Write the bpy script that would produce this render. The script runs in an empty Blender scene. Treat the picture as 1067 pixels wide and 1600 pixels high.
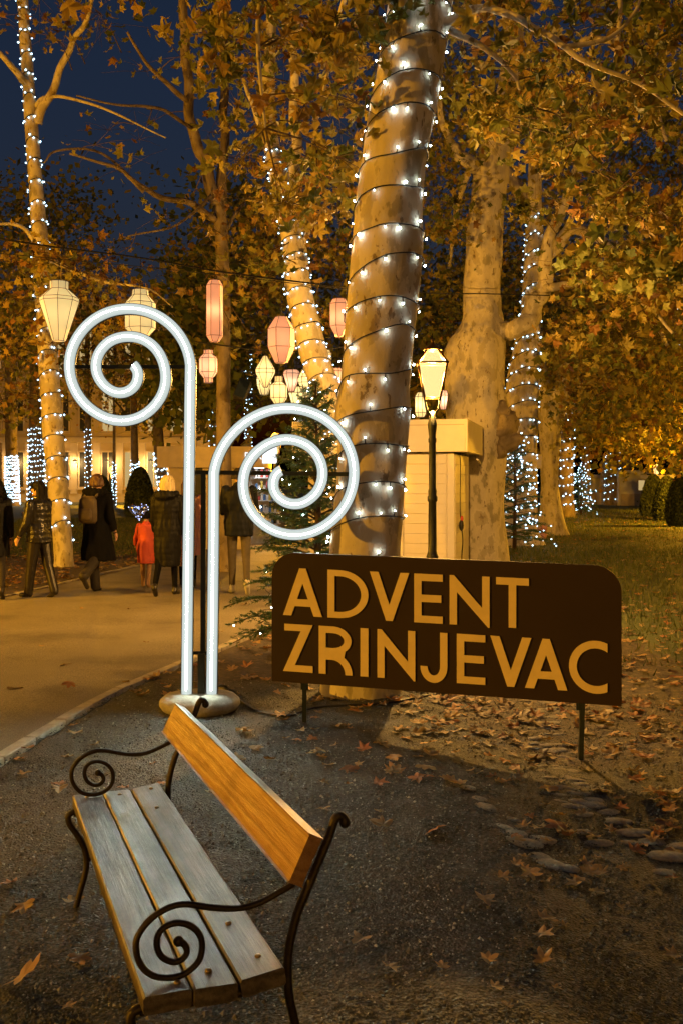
import bpy, bmesh, math, random
import numpy as np
from mathutils import Vector, Matrix, noise as mnoise

# ------------------------------------------------------------------ camera, sky, exposure
scene = bpy.context.scene
COL = scene.collection
random.seed(7)
RNG = np.random.default_rng(11)
PI = math.pi
CAM_H, F_PX, CX, HY = 1.6, 1556.0, 533.5, 755.0

cam_data = bpy.data.cameras.new('camera')
cam_data.sensor_fit = 'VERTICAL'
cam_data.sensor_height = 36.0
cam_data.lens = 36.0 * F_PX / 1600.0
cam_data.shift_y = -(800.0 - HY) / 1600.0
cam_data.clip_start = 0.05
cam_data.clip_end = 1000.0
cam = bpy.data.objects.new('camera', cam_data)
cam.location = (0, 0, CAM_H)
cam.rotation_euler = (math.radians(90), 0, 0)
COL.objects.link(cam)
scene.camera = cam

world = bpy.data.worlds.new('World')
scene.world = world
world.use_nodes = True
wn = world.node_tree
sky = wn.nodes.new('ShaderNodeTexSky')
sky.sky_type = 'NISHITA'
sky.sun_disc = False
sky.sun_elevation = math.radians(-1.0)
sky.sun_rotation = math.radians(180)
sky.ozone_density = 2.6
sky.air_density = 1.0
wn.nodes['Background'].inputs['Strength'].default_value = 0.12
wn.links.new(sky.outputs[0], wn.nodes['Background'].inputs[0])

scene.view_settings.view_transform = 'Standard'
scene.view_settings.look = 'None'
scene.view_settings.exposure = 0.0
scene.view_settings.gamma = 1.0
scene.view_settings.use_curve_mapping = False
cy = scene.cycles
cy.use_denoising = True
cy.use_light_tree = True
cy.use_adaptive_sampling = True
cy.adaptive_threshold = 0.015
cy.max_bounces = 5
cy.diffuse_bounces = 2
cy.glossy_bounces = 3
cy.transmission_bounces = 4
cy.transparent_max_bounces = 12
cy.sample_clamp_indirect = 3.0
cy.caustics_reflective = False
cy.caustics_refractive = False

SODIUM = (1.0, 0.435, 0.018)

# ------------------------------------------------------------------ helpers
def ss(a, b, x):
    t = np.clip((np.asarray(x, float) - a) / (b - a), 0, 1)
    return t * t * (3 - 2 * t)

def ground_z(x, y):
    x = np.asarray(x, float); y = np.asarray(y, float)
    z = -0.13 * ss(0.3, 1.5, x) * (1 - ss(8, 12, y))
    return z

def gz(x, y):
    return float(ground_z(x, y))

def at(px, py, d):
    return Vector(((px - CX) / F_PX * d, d, CAM_H - (py - HY) / F_PX * d))

def on_ground(px, py):
    d = CAM_H * F_PX / (py - HY)
    for _ in range(6):
        x = (px - CX) / F_PX * d
        d = (CAM_H - gz(x, d)) * F_PX / (py - HY)
    x = (px - CX) / F_PX * d
    return Vector((x, d, gz(x, d)))

def catmull(pts, n):
    pts = [np.array(p, float) for p in pts]
    P = [2 * pts[0] - pts[1]] + pts + [2 * pts[-1] - pts[-2]]
    out = []
    for i in range(1, len(P) - 2):
        for k in range(n):
            t = k / n
            a, b, c, d = P[i - 1], P[i], P[i + 1], P[i + 2]
            out.append(0.5 * (2 * b + (c - a) * t + (2 * a - 5 * b + 4 * c - d) * t * t + (3 * b - a - 3 * c + d) * t ** 3))
    out.append(pts[-1])
    return out

class MB:
    def __init__(self):
        self.v = []; self.f = []; self.m = []; self.s = []
    def add(self, vs, fs, m=0, smooth=True):
        o = len(self.v)
        self.v.extend([tuple(map(float, p)) for p in vs])
        for f in fs:
            self.f.append(tuple(i + o for i in f)); self.m.append(m); self.s.append(smooth)
        return self
    def box(self, c, size, rot=None, m=0, bev=0.0):
        sx, sy, sz = [s / 2 for s in size]
        if bev <= 0:
            vs = [Vector((x * sx, y * sy, z * sz)) for z in (-1, 1) for y in (-1, 1) for x in (-1, 1)]
            fs = [(0, 2, 3, 1), (4, 5, 7, 6), (0, 1, 5, 4), (2, 6, 7, 3), (0, 4, 6, 2), (1, 3, 7, 5)]
        else:
            bm = bmesh.new()
            bmesh.ops.create_cube(bm, size=1.0)
            for q in bm.verts: q.co = Vector((q.co.x * size[0], q.co.y * size[1], q.co.z * size[2]))
            bmesh.ops.bevel(bm, geom=list(bm.edges), offset=bev, segments=1, affect='EDGES')
            bm.verts.index_update()
            vs = [q.co.copy() for q in bm.verts]; fs = [tuple(q.index for q in f.verts) for f in bm.faces]
            bm.free()
        if rot is not None: vs = [rot @ p for p in vs]
        c = Vector(c)
        return self.add([p + c for p in vs], fs, m, False)
    def tube(self, pts, r, n=8, m=0, cap=True, smooth=True, flat=None):
        pts = [Vector(p) for p in pts]
        if not hasattr(r, '__len__'): r = [r] * len(pts)
        vs = []; N = len(pts)
        t0 = (pts[1] - pts[0]).normalized()
        ref = Vector((0, 0, 1)) if abs(t0.z) < 0.9 else Vector((1, 0, 0))
        u = t0.cross(ref).normalized()
        for i in range(N):
            t = (pts[min(i + 1, N - 1)] - pts[max(i - 1, 0)])
            if t.length < 1e-9: t = t0
            t = t.normalized()
            u = (u - t * u.dot(t))
            u = u.normalized() if u.length > 1e-6 else t.orthogonal().normalized()
            w = t.cross(u)
            for k in range(n):
                a = 2 * PI * k / n
                vs.append(pts[i] + (u * math.cos(a) + w * math.sin(a)) * r[i])
        fs = []
        for i in range(N - 1):
            for k in range(n):
                a = i * n + k; b = i * n + (k + 1) % n
                fs.append((a, b, b + n, a + n))
        if cap:
            fs.append(tuple(range(n - 1, -1, -1))); fs.append(tuple((N - 1) * n + k for k in range(n)))
        return self.add(vs, fs, m, smooth)
    def lathe(self, prof, n=16, c=(0, 0, 0), m=0, smooth=True, flute=None):
        vs = []; c = Vector(c)
        for (r, z) in prof:
            for k in range(n):
                a = 2 * PI * k / n
                rr = r
                if flute and flute[0] < z < flute[1]: rr = r * (1 - 0.10 * (k % 2))
                vs.append(c + Vector((rr * math.cos(a), rr * math.sin(a), z)))
        fs = []
        for i in range(len(prof) - 1):
            for k in range(n):
                a = i * n + k; b = i * n + (k + 1) % n
                fs.append((a, b, b + n, a + n))
        fs.append(tuple(range(n - 1, -1, -1))); fs.append(tuple((len(prof) - 1) * n + k for k in range(n)))
        return self.add(vs, fs, m, smooth)
    def ellipsoid(self, c, r, n=12, k=8, m=0, rot=None):
        vs = []; c = Vector(c)
        for i in range(k + 1):
            ph = PI * i / k
            for j in range(n):
                a = 2 * PI * j / n
                p = Vector((r[0] * math.sin(ph) * math.cos(a), r[1] * math.sin(ph) * math.sin(a), -r[2] * math.cos(ph)))
                if rot is not None: p = rot @ p
                vs.append(c + p)
        fs = []
        for i in range(k):
            for j in range(n):
                a = i * n + j; b = i * n + (j + 1) % n
                fs.append((a, b, b + n, a + n))
        return self.add(vs, fs, m, True)
    def octa(self, c, r, m=0):
        x, y, z = c
        vs = [(x + r, y, z), (x - r, y, z), (x, y + r, z), (x, y - r, z), (x, y, z + r), (x, y, z - r)]
        fs = [(0, 2, 4), (2, 1, 4), (1, 3, 4), (3, 0, 4), (2, 0, 5), (1, 2, 5), (3, 1, 5), (0, 3, 5)]
        return self.add(vs, fs, m, True)
    def mesh(self, name, mats, origin=(0, 0, 0)):
        me = bpy.data.meshes.new(name)
        o = Vector(origin)
        me.from_pydata([Vector(p) - o for p in self.v], [], self.f)
        if not isinstance(mats, (list, tuple)): mats = [mats]
        for mm in mats: me.materials.append(mm)
        me.polygons.foreach_set('material_index', self.m)
        me.polygons.foreach_set('use_smooth', self.s)
        me.update()
        return me
    def build(self, name, mats, parent=None, world_coords=True):
        o = parent_loc(parent) if (parent is not None and world_coords) else Vector((0, 0, 0))
        return link(name, self.mesh(name, mats, o), parent)

def parent_loc(p):
    v = Vector((0, 0, 0))
    while p is not None:
        v = v + p.location; p = p.parent
    return v

def link(name, data, parent=None):
    o = bpy.data.objects.new(name, data)
    COL.objects.link(o)
    o.parent = parent
    return o

def tag(o, label=None, cat=None, group=None, kind=None):
    if label: o['label'] = label
    if cat: o['category'] = cat
    if group: o['group'] = group
    if kind: o['kind'] = kind
    return o

def thing(name, label, cat, loc=(0, 0, 0), rz=0, group=None):
    o = bpy.data.objects.new(name, None)
    o.empty_display_size = 0.1
    COL.objects.link(o)
    o.location = loc; o.rotation_euler = (0, 0, rz)
    return tag(o, label, cat, group)

def raw_mesh(name, V, Fidx, nper, mat, attr=None, smooth=False, mi=None):
    """fast mesh from numpy: V (n,3), faces all with nper verts, optional per-vertex tone attribute"""
    me = bpy.data.meshes.new(name)
    nf = len(Fidx)
    me.vertices.add(len(V)); me.vertices.foreach_set('co', np.asarray(V, np.float32).ravel())
    me.loops.add(nf * nper); me.loops.foreach_set('vertex_index', np.asarray(Fidx, np.int32).ravel())
    me.polygons.add(nf)
    me.polygons.foreach_set('loop_start', np.arange(0, nf * nper, nper, dtype=np.int32))
    me.polygons.foreach_set('loop_total', np.full(nf, nper, np.int32))
    for mm in (mat if isinstance(mat, (list, tuple)) else [mat]): me.materials.append(mm)
    if mi is not None: me.polygons.foreach_set('material_index', np.asarray(mi, np.int32))
    me.polygons.foreach_set('use_smooth', np.full(nf, smooth))
    me.update(calc_edges=True)
    if attr is not None:
        a = me.attributes.new('tone', 'FLOAT', 'POINT')
        a.data.foreach_set('value', np.asarray(attr, np.float32))
    return me

# ------------------------------------------------------------------ materials
MAT = {}
def new_mat(name):
    m = bpy.data.materials.new(name); m.use_nodes = True
    MAT[name] = m
    return m, m.node_tree.nodes, m.node_tree.links, m.node_tree.nodes['Principled BSDF']

def ramp(nodes, stops):
    r = nodes.new('ShaderNodeValToRGB')
    e = r.color_ramp.elements
    while len(e) > 1: e.remove(e[-1])
    for i, (p, c) in enumerate(stops):
        q = e[0] if i == 0 else e.new(p)
        q.position = p; q.color = (*c, 1) if len(c) == 3 else c
    return r

def noise_node(nodes, links, scale, detail=4, rough=0.55, coord=None, vec_scale=None):
    n = nodes.new('ShaderNodeTexNoise')
    n.inputs['Scale'].default_value = scale; n.inputs['Detail'].default_value = detail; n.inputs['Roughness'].default_value = rough
    if coord is not None:
        if vec_scale:
            mp = nodes.new('ShaderNodeMapping'); mp.inputs['Scale'].default_value = vec_scale
            links.new(coord, mp.inputs[0]); links.new(mp.outputs[0], n.inputs['Vector'])
        else: links.new(coord, n.inputs['Vector'])
    return n

def simple(name, col, rough=0.6, metal=0.0, var=0.25, scale=8.0, bump=0.0, bscale=60.0, spec=0.5, vec_scale=None):
    m, n, l, b = new_mat(name)
    tc = n.new('ShaderNodeTexCoord')
    nz = noise_node(n, l, scale, 5, 0.6, tc.outputs['Object'], vec_scale)
    r = ramp(n, [(0.25, tuple(c * (1 - var) for c in col)), (0.75, tuple(min(1, c * (1 + var)) for c in col))])
    l.new(nz.outputs[0], r.inputs[0]); l.new(r.outputs[0], b.inputs['Base Color'])
    b.inputs['Roughness'].default_value = rough; b.inputs['Metallic'].default_value = metal
    b.inputs['Specular IOR Level'].default_value = spec
    if bump:
        nb = noise_node(n, l, bscale, 4, 0.6, tc.outputs['Object'], vec_scale)
        bp = n.new('ShaderNodeBump'); bp.inputs['Strength'].default_value = bump; bp.inputs['Distance'].default_value = 0.01
        l.new(nb.outputs[0], bp.inputs['Height']); l.new(bp.outputs[0], b.inputs['Normal'])
    return m

simple('iron', (0.035, 0.028, 0.022), 0.42, 0.6, 0.4, 30, 0.25, 120)
simple('bolt', (0.35, 0.27, 0.16), 0.35, 0.9, 0.2, 30)
simple('concrete', (0.34, 0.32, 0.26), 0.85, 0, 0.3, 25, 0.5, 140)
simple('dark_metal', (0.02, 0.03, 0.033), 0.4, 0.5, 0.3, 20)
simple('lamp_metal', (0.045, 0.05, 0.04), 0.45, 0.5, 0.3, 20, 0.15, 90)
simple('lamp_frame', (0.10, 0.055, 0.02), 0.4, 0.6, 0.3, 20)
simple('sign_board', (0.030, 0.019, 0.013), 0.6, 0, 0.12, 3, 0.05, 300, 0.2)
simple('sign_letter', (0.74, 0.60, 0.28), 0.5, 0, 0.10, 9, 0.05, 200)
simple('cable', (0.012, 0.012, 0.012), 0.5)
simple('wire', (0.012, 0.014, 0.012), 0.55)
simple('cream_paint', (0.74, 0.68, 0.54), 0.55, 0, 0.06, 4, 0.08, 60)
simple('white_paint', (0.72, 0.70, 0.64), 0.5, 0, 0.06, 4, 0.05, 60)
simple('hut_wood', (0.56, 0.47, 0.34), 0.6, 0, 0.15, 6, 0.1, 60)
simple('roof_felt', (0.08, 0.07, 0.06), 0.8, 0, 0.2, 6)
simple('facade', (0.52, 0.42, 0.28), 0.8, 0, 0.12, 0.7, 0.05, 8)
simple('facade_trim', (0.6, 0.5, 0.36), 0.75, 0, 0.1, 1.0)
simple('kerb_stone', (0.40, 0.36, 0.27), 0.8, 0, 0.3, 14, 0.4, 120)
simple('river_stone', (0.30, 0.275, 0.21), 0.75, 0, 0.45, 9, 0.6, 70)
simple('topiary_leaf', (0.045, 0.06, 0.02), 0.7, 0, 0.5, 20)
simple('needle', (0.06, 0.13, 0.055), 0.5, 0, 0.4, 15)
simple('conifer_wood', (0.10, 0.06, 0.03), 0.85, 0, 0.3, 20)
simple('twig', (0.085, 0.055, 0.03), 0.85, 0, 0.4, 14, 0.4, 60)
simple('dark_box', (0.02, 0.02, 0.02), 0.6)
simple('shelf_white', (0.8, 0.8, 0.78), 0.6)
simple('goods_a', (0.55, 0.10, 0.08), 0.6)
simple('goods_b', (0.65, 0.5, 0.1), 0.6)
simple('goods_c', (0.08, 0.2, 0.45), 0.6)
simple('goods_d', (0.75, 0.74, 0.7), 0.6)
simple('statue_stone', (0.5, 0.44, 0.33), 0.8, 0, 0.2, 5, 0.2, 30)
# people
simple('skin', (0.55, 0.33, 0.23), 0.55, 0, 0.08, 8)
simple('black_shiny', (0.014, 0.013, 0.013), 0.28, 0, 0.3, 10, 0.6, 22)
simple('black_cloth', (0.006, 0.006, 0.007), 0.9, 0, 0.25, 10, 0.3, 50, 0.1)
simple('black_puffer', (0.006, 0.006, 0.007), 0.6, 0, 0.2, 10, 0.15, 22, 0.2)
simple('navy_puffer', (0.007, 0.009, 0.015), 0.6, 0, 0.3, 10, 0.3, 18, 0.15)
simple('brown_cloth', (0.022, 0.017, 0.013), 0.8, 0, 0.2, 20, 0.4, 60)
simple('khaki_cloth', (0.085, 0.068, 0.042), 0.8, 0, 0.2, 20, 0.4, 60)
simple('leather', (0.014, 0.011, 0.009), 0.4, 0, 0.3, 10, 0.4, 25)
simple('red_cloth', (0.62, 0.09, 0.05), 0.7, 0, 0.12, 12, 0.5, 30)
simple('pink_cloth', (0.62, 0.33, 0.30), 0.8, 0, 0.12, 12, 0.4, 40)
simple('tan_cloth', (0.35, 0.2, 0.1), 0.8, 0, 0.15, 12)
simple('hair_black', (0.008, 0.007, 0.006), 0.6, 0, 0.4, 20, 0.8, 90, 0.15, (1, 1, .12))
simple('hair_brown', (0.10, 0.05, 0.025), 0.5, 0, 0.4, 20, 0.8, 90, 0.5, (1, 1, .12))
simple('hair_blonde', (0.74, 0.58, 0.33), 0.5, 0, 0.45, 40, 0.9, 90, 0.5, (1, 1, .12))
simple('backpack_cloth', (0.075, 0.055, 0.035), 0.7, 0, 0.25, 12, 0.4, 60)
simple('shoe_white', (0.6, 0.58, 0.52), 0.6)
simple('eye_dark', (0.02, 0.015, 0.01), 0.2)
simple('lips', (0.4, 0.13, 0.11), 0.5)

def wood_mat(name, stops, coat):
    m, n, l, b = new_mat(name)
    b.inputs['Coat Weight'].default_value = coat; b.inputs['Coat Roughness'].default_value = 0.34
    tc = n.new('ShaderNodeTexCoord')
    oi = n.new('ShaderNodeObjectInfo')
    addv = n.new('ShaderNodeVectorMath'); addv.operation = 'ADD'
    sc = n.new('ShaderNodeVectorMath'); sc.operation = 'SCALE'; sc.inputs['Scale'].default_value = 7.0
    comb = n.new('ShaderNodeCombineXYZ')
    for k in range(3): l.new(oi.outputs['Random'], comb.inputs[k])
    l.new(comb.outputs[0], sc.inputs[0]); l.new(tc.outputs['Object'], addv.inputs[0]); l.new(sc.outputs[0], addv.inputs[1])
    grain = noise_node(n, l, 11, 8, 0.72, addv.outputs[0], (9, 0.45, 9))
    warp = noise_node(n, l, 2.2, 2, 0.5, addv.outputs[0], (3, 1.0, 3))
    wv = n.new('ShaderNodeTexWave'); wv.wave_type = 'RINGS'; wv.inputs['Scale'].default_value = 2.4
    wv.inputs['Distortion'].default_value = 9; wv.inputs['Detail'].default_value = 3; wv.inputs['Detail Scale'].default_value = 1.2
    mp = n.new('ShaderNodeMapping'); mp.inputs['Scale'].default_value = (4, 0.35, 4)
    l.new(addv.outputs[0], mp.inputs[0]); l.new(mp.outputs[0], wv.inputs['Vector'])
    mx = n.new('ShaderNodeMix'); mx.inputs[0].default_value = 0.22
    l.new(grain.outputs[0], mx.inputs[2]); l.new(wv.outputs['Fac'], mx.inputs[3])
    r = ramp(n, stops)
    l.new(mx.outputs[0], r.inputs[0])
    # weathered grey-brown wear and dirt
    wear = noise_node(n, l, 3.0, 6, 0.7, tc.outputs['Object'], (2.2, 1.1, 2.2))
    wr = ramp(n, [(0.46, (0, 0, 0)), (0.58, (1, 1, 1))])
    l.new(wear.outputs[0], wr.inputs[0])
    dm = n.new('ShaderNodeMix'); dm.data_type = 'RGBA'; dm.blend_type = 'MULTIPLY'; dm.inputs[7].default_value = (0.52, 0.5, 0.47, 1)
    wf = n.new('ShaderNodeMath'); wf.operation = 'MULTIPLY'; wf.inputs[1].default_value = 0.55
    l.new(wr.outputs[0], wf.inputs[0]); l.new(wf.outputs[0], dm.inputs[0])
    l.new(r.outputs[0], dm.inputs[6]); l.new(dm.outputs[2], b.inputs['Base Color'])
    rr = n.new('ShaderNodeMapRange'); rr.inputs[1].default_value = 0.3; rr.inputs[2].default_value = 0.75
    rr.inputs[3].default_value = 0.30; rr.inputs[4].default_value = 0.62
    l.new(wear.outputs[0], rr.inputs[0]); l.new(rr.outputs[0], b.inputs['Roughness'])
    bp = n.new('ShaderNodeBump'); bp.inputs['Strength'].default_value = 0.7; bp.inputs['Distance'].default_value = 0.005
    l.new(mx.outputs[0], bp.inputs['Height']); l.new(bp.outputs[0], b.inputs['Normal'])
wood_mat('wood', [(0.25, (0.22, 0.11, 0.035)), (0.5, (0.34, 0.18, 0.06)), (0.75, (0.42, 0.24, 0.09))], 0.15)
wood_mat('wood_seat', [(0.30, (0.032, 0.025, 0.016)), (0.5, (0.10, 0.08, 0.054)), (0.70, (0.175, 0.145, 0.10))], 0.32)

def bark_mat(name, stops, scale=1.0):
    m, n, l, b = new_mat(name)
    tc = n.new('ShaderNodeTexCoord')
    n1 = noise_node(n, l, 3.2 * scale, 6, 0.6, tc.outputs['Object'], (1, 1, .55))
    r1 = ramp(n, stops)
    l.new(n1.outputs[0], r1.inputs[0])
    # peeling plates: dark flecks
    n2 = noise_node(n, l, 13 * scale, 5, 0.62, tc.outputs['Object'], (1, 1, .45))
    r2 = ramp(n, [(0.625, (1, 1, 1)), (0.64, (0.42, 0.36, 0.29)), (0.70, (0.30, 0.25, 0.2))])
    l.new(n2.outputs[0], r2.inputs[0])
    mx = n.new('ShaderNodeMix'); mx.data_type = 'RGBA'; mx.blend_type = 'MULTIPLY'; mx.inputs[0].default_value = 0.85
    l.new(r1.outputs[0], mx.inputs[6]); l.new(r2.outputs[0], mx.inputs[7])
    l.new(mx.outputs[2], b.inputs['Base Color'])
    b.inputs['Roughness'].default_value = 0.75
    n3 = noise_node(n, l, 26 * scale, 5, 0.65, tc.outputs['Object'], (1, 1, .4))
    add = n.new('ShaderNodeMath'); add.operation = 'ADD'
    l.new(n3.outputs[0], add.inputs[0]); l.new(r2.outputs[0], add.inputs[1])
    bp = n.new('ShaderNodeBump'); bp.inputs['Strength'].default_value = 0.55; bp.inputs['Distance'].default_value = 0.012
    l.new(add.outputs[0], bp.inputs['Height']); l.new(bp.outputs[0], b.inputs['Normal'])
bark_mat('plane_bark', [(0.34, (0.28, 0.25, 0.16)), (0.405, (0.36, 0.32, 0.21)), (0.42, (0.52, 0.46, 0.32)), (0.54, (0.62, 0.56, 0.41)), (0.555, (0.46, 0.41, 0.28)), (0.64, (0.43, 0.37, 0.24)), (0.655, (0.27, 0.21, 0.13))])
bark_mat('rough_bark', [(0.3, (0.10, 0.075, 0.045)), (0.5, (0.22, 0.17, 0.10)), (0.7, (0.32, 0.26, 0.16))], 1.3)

def leaf_mat(name, stops, trans=0.35):
    m, n, l, b = new_mat(name)
    at_ = n.new('ShaderNodeAttribute'); at_.attribute_name = 'tone'
    r = ramp(n, stops)
    l.new(at_.outputs['Fac'], r.inputs[0])
    l.new(r.outputs[0], b.inputs['Base Color']); b.inputs['Roughness'].default_value = 0.6
    tr = n.new('ShaderNodeBsdfTranslucent'); l.new(r.outputs[0], tr.inputs[0])
    mx = n.new('ShaderNodeMixShader'); mx.inputs[0].default_value = trans
    l.new(b.outputs[0], mx.inputs[1]); l.new(tr.outputs[0], mx.inputs[2])
    l.new(mx.outputs[0], n['Material Output'].inputs[0])
leaf_mat('plane_leaf', [(0, (0.08, 0.11, 0.022)), (0.3, (0.20, 0.205, 0.04)), (0.6, (0.39, 0.295, 0.055)), (0.85, (0.30, 0.15, 0.036)), (1, (0.10, 0.05, 0.02))])
leaf_mat('fallen_leaf', [(0, (0.20, 0.15, 0.08)), (0.3, (0.33, 0.24, 0.11)), (0.6, (0.42, 0.27, 0.10)), (0.85, (0.36, 0.15, 0.05)), (1, (0.12, 0.07, 0.04))], 0.12)
leaf_mat('grass_blade', [(0, (0.045, 0.07, 0.018)), (0.6, (0.10, 0.13, 0.032)), (1, (0.20, 0.18, 0.06))], 0.25)
leaf_mat('pebble', [(0, (0.03, 0.031, 0.024)), (0.5, (0.085, 0.087, 0.066)), (0.9, (0.19, 0.19, 0.15)), (1, (0.42, 0.42, 0.35))], 0.0)

def emit_mat(name, col, strength):
    m, n, l, b = new_mat(name)
    n.remove(b)
    e = n.new('ShaderNodeEmission'); e.inputs[0].default_value = (*col, 1); e.inputs[1].default_value = strength
    l.new(e.outputs[0], n['Material Output'].inputs[0])
    return m
emit_mat('bulb_white', (0.78, 0.92, 1.0), 62.0)
emit_mat('bulb_far', (0.52, 0.80, 1.0), 6.0).cycles.emission_sampling = 'NONE'
emit_mat('stall_light', (0.95, 0.97, 1.0), 12.0)
emit_mat('neon_white', (0.95, 0.97, 1.0), 1.4)
emit_mat('lantern_bulb', (1.0, 0.86, 0.60), 11.0)
emit_mat('window_lit', (1.0, 0.70, 0.28), 0.55)
emit_mat('balloon_led', (0.55, 0.65, 1.0), 4.0).cycles.emission_sampling = 'NONE'

def neon_tube_mat():
    m, n, l, b = new_mat('neon_tube'); n.remove(b)
    tc = n.new('ShaderNodeTexCoord'); sp = n.new('ShaderNodeSeparateXYZ')
    l.new(tc.outputs['Normal'], sp.inputs[0])
    ng = n.new('ShaderNodeMath'); ng.operation = 'MULTIPLY'; ng.inputs[1].default_value = -1
    l.new(sp.outputs[1], ng.inputs[0])
    r = ramp(n, [(0.0, (0.34, 0.39, 0.365)), (0.4, (0.54, 0.605, 0.575)), (0.9, (0.66, 0.74, 0.70)), (0.97, (0.78, 0.86, 0.80)), (1.0, (0.86, 1.0, 0.86))])
    l.new(ng.outputs[0], r.inputs[0])
    e = n.new('ShaderNodeEmission'); mr = n.new('ShaderNodeMapRange'); mr.inputs[1].default_value = 0.990; mr.inputs[2].default_value = 0.9995; mr.inputs[3].default_value = 1.0; mr.inputs[4].default_value = 170.0
    l.new(ng.outputs[0], mr.inputs[0]); l.new(mr.outputs[0], e.inputs[1])
    l.new(r.outputs[0], e.inputs[0]); l.new(e.outputs[0], n['Material Output'].inputs[0])
neon_tube_mat()

def paper_mat(name, col, em):
    m, n, l, b = new_mat(name)
    b.inputs['Base Color'].default_value = (*col, 1); b.inputs['Roughness'].default_value = 0.8
    tr = n.new('ShaderNodeBsdfTranslucent'); tr.inputs[0].default_value = (*col, 1)
    mx = n.new('ShaderNodeMixShader'); mx.inputs[0].default_value = 0.6
    l.new(b.outputs[0], mx.inputs[1]); l.new(tr.outputs[0], mx.inputs[2])
    e = n.new('ShaderNodeEmission'); e.inputs[0].default_value = (*col, 1); e.inputs[1].default_value = em
    ad = n.new('ShaderNodeAddShader')
    l.new(mx.outputs[0], ad.inputs[0]); l.new(e.outputs[0], ad.inputs[1]); l.new(ad.outputs[0], n['Material Output'].inputs[0])
paper_mat('paper_cream', (0.86, 0.76, 0.42), 0.34)
paper_mat('paper_peach', (0.86, 0.50, 0.29), 0.33)
paper_mat('paper_pink', (0.84, 0.55, 0.42), 0.26)

def lamp_glass():
    m, n, l, b = new_mat('lamp_glass'); n.remove(b)
    t = n.new('ShaderNodeBsdfTransparent')
    e = n.new('ShaderNodeEmission'); e.inputs[0].default_value = (1.0, 0.70, 0.27, 1); e.inputs[1].default_value = 1.5
    mx = n.new('ShaderNodeMixShader'); mx.inputs[0].default_value = 0.6
    l.new(t.outputs[0], mx.inputs[1]); l.new(e.outputs[0], mx.inputs[2]); l.new(mx.outputs[0], n['Material Output'].inputs[0])
lamp_glass()

def balloon_mat():
    m, n, l, b = new_mat('balloon_film'); n.remove(b)
    t = n.new('ShaderNodeBsdfTransparent'); t.inputs[0].default_value = (0.8, 0.82, 0.95, 1)
    g = n.new('ShaderNodeBsdfGlossy'); g.inputs['Roughness'].default_value = 0.15
    mx = n.new('ShaderNodeMixShader'); mx.inputs[0].default_value = 0.25
    l.new(t.outputs[0], mx.inputs[1]); l.new(g.outputs[0], mx.inputs[2]); l.new(mx.outputs[0], n['Material Output'].inputs[0])
balloon_mat()

def check_mat():
    m, n, l, b = new_mat('checked_cloth')
    tc = n.new('ShaderNodeTexCoord'); ck = n.new('ShaderNodeTexChecker'); ck.inputs['Scale'].default_value = 45
    ck.inputs[1].default_value = (0.62, 0.10, 0.07, 1); ck.inputs[2].default_value = (0.72, 0.60, 0.48, 1)
    l.new(tc.outputs['Object'], ck.inputs[0]); l.new(ck.outputs[0], b.inputs['Base Color'])
check_mat()

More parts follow.
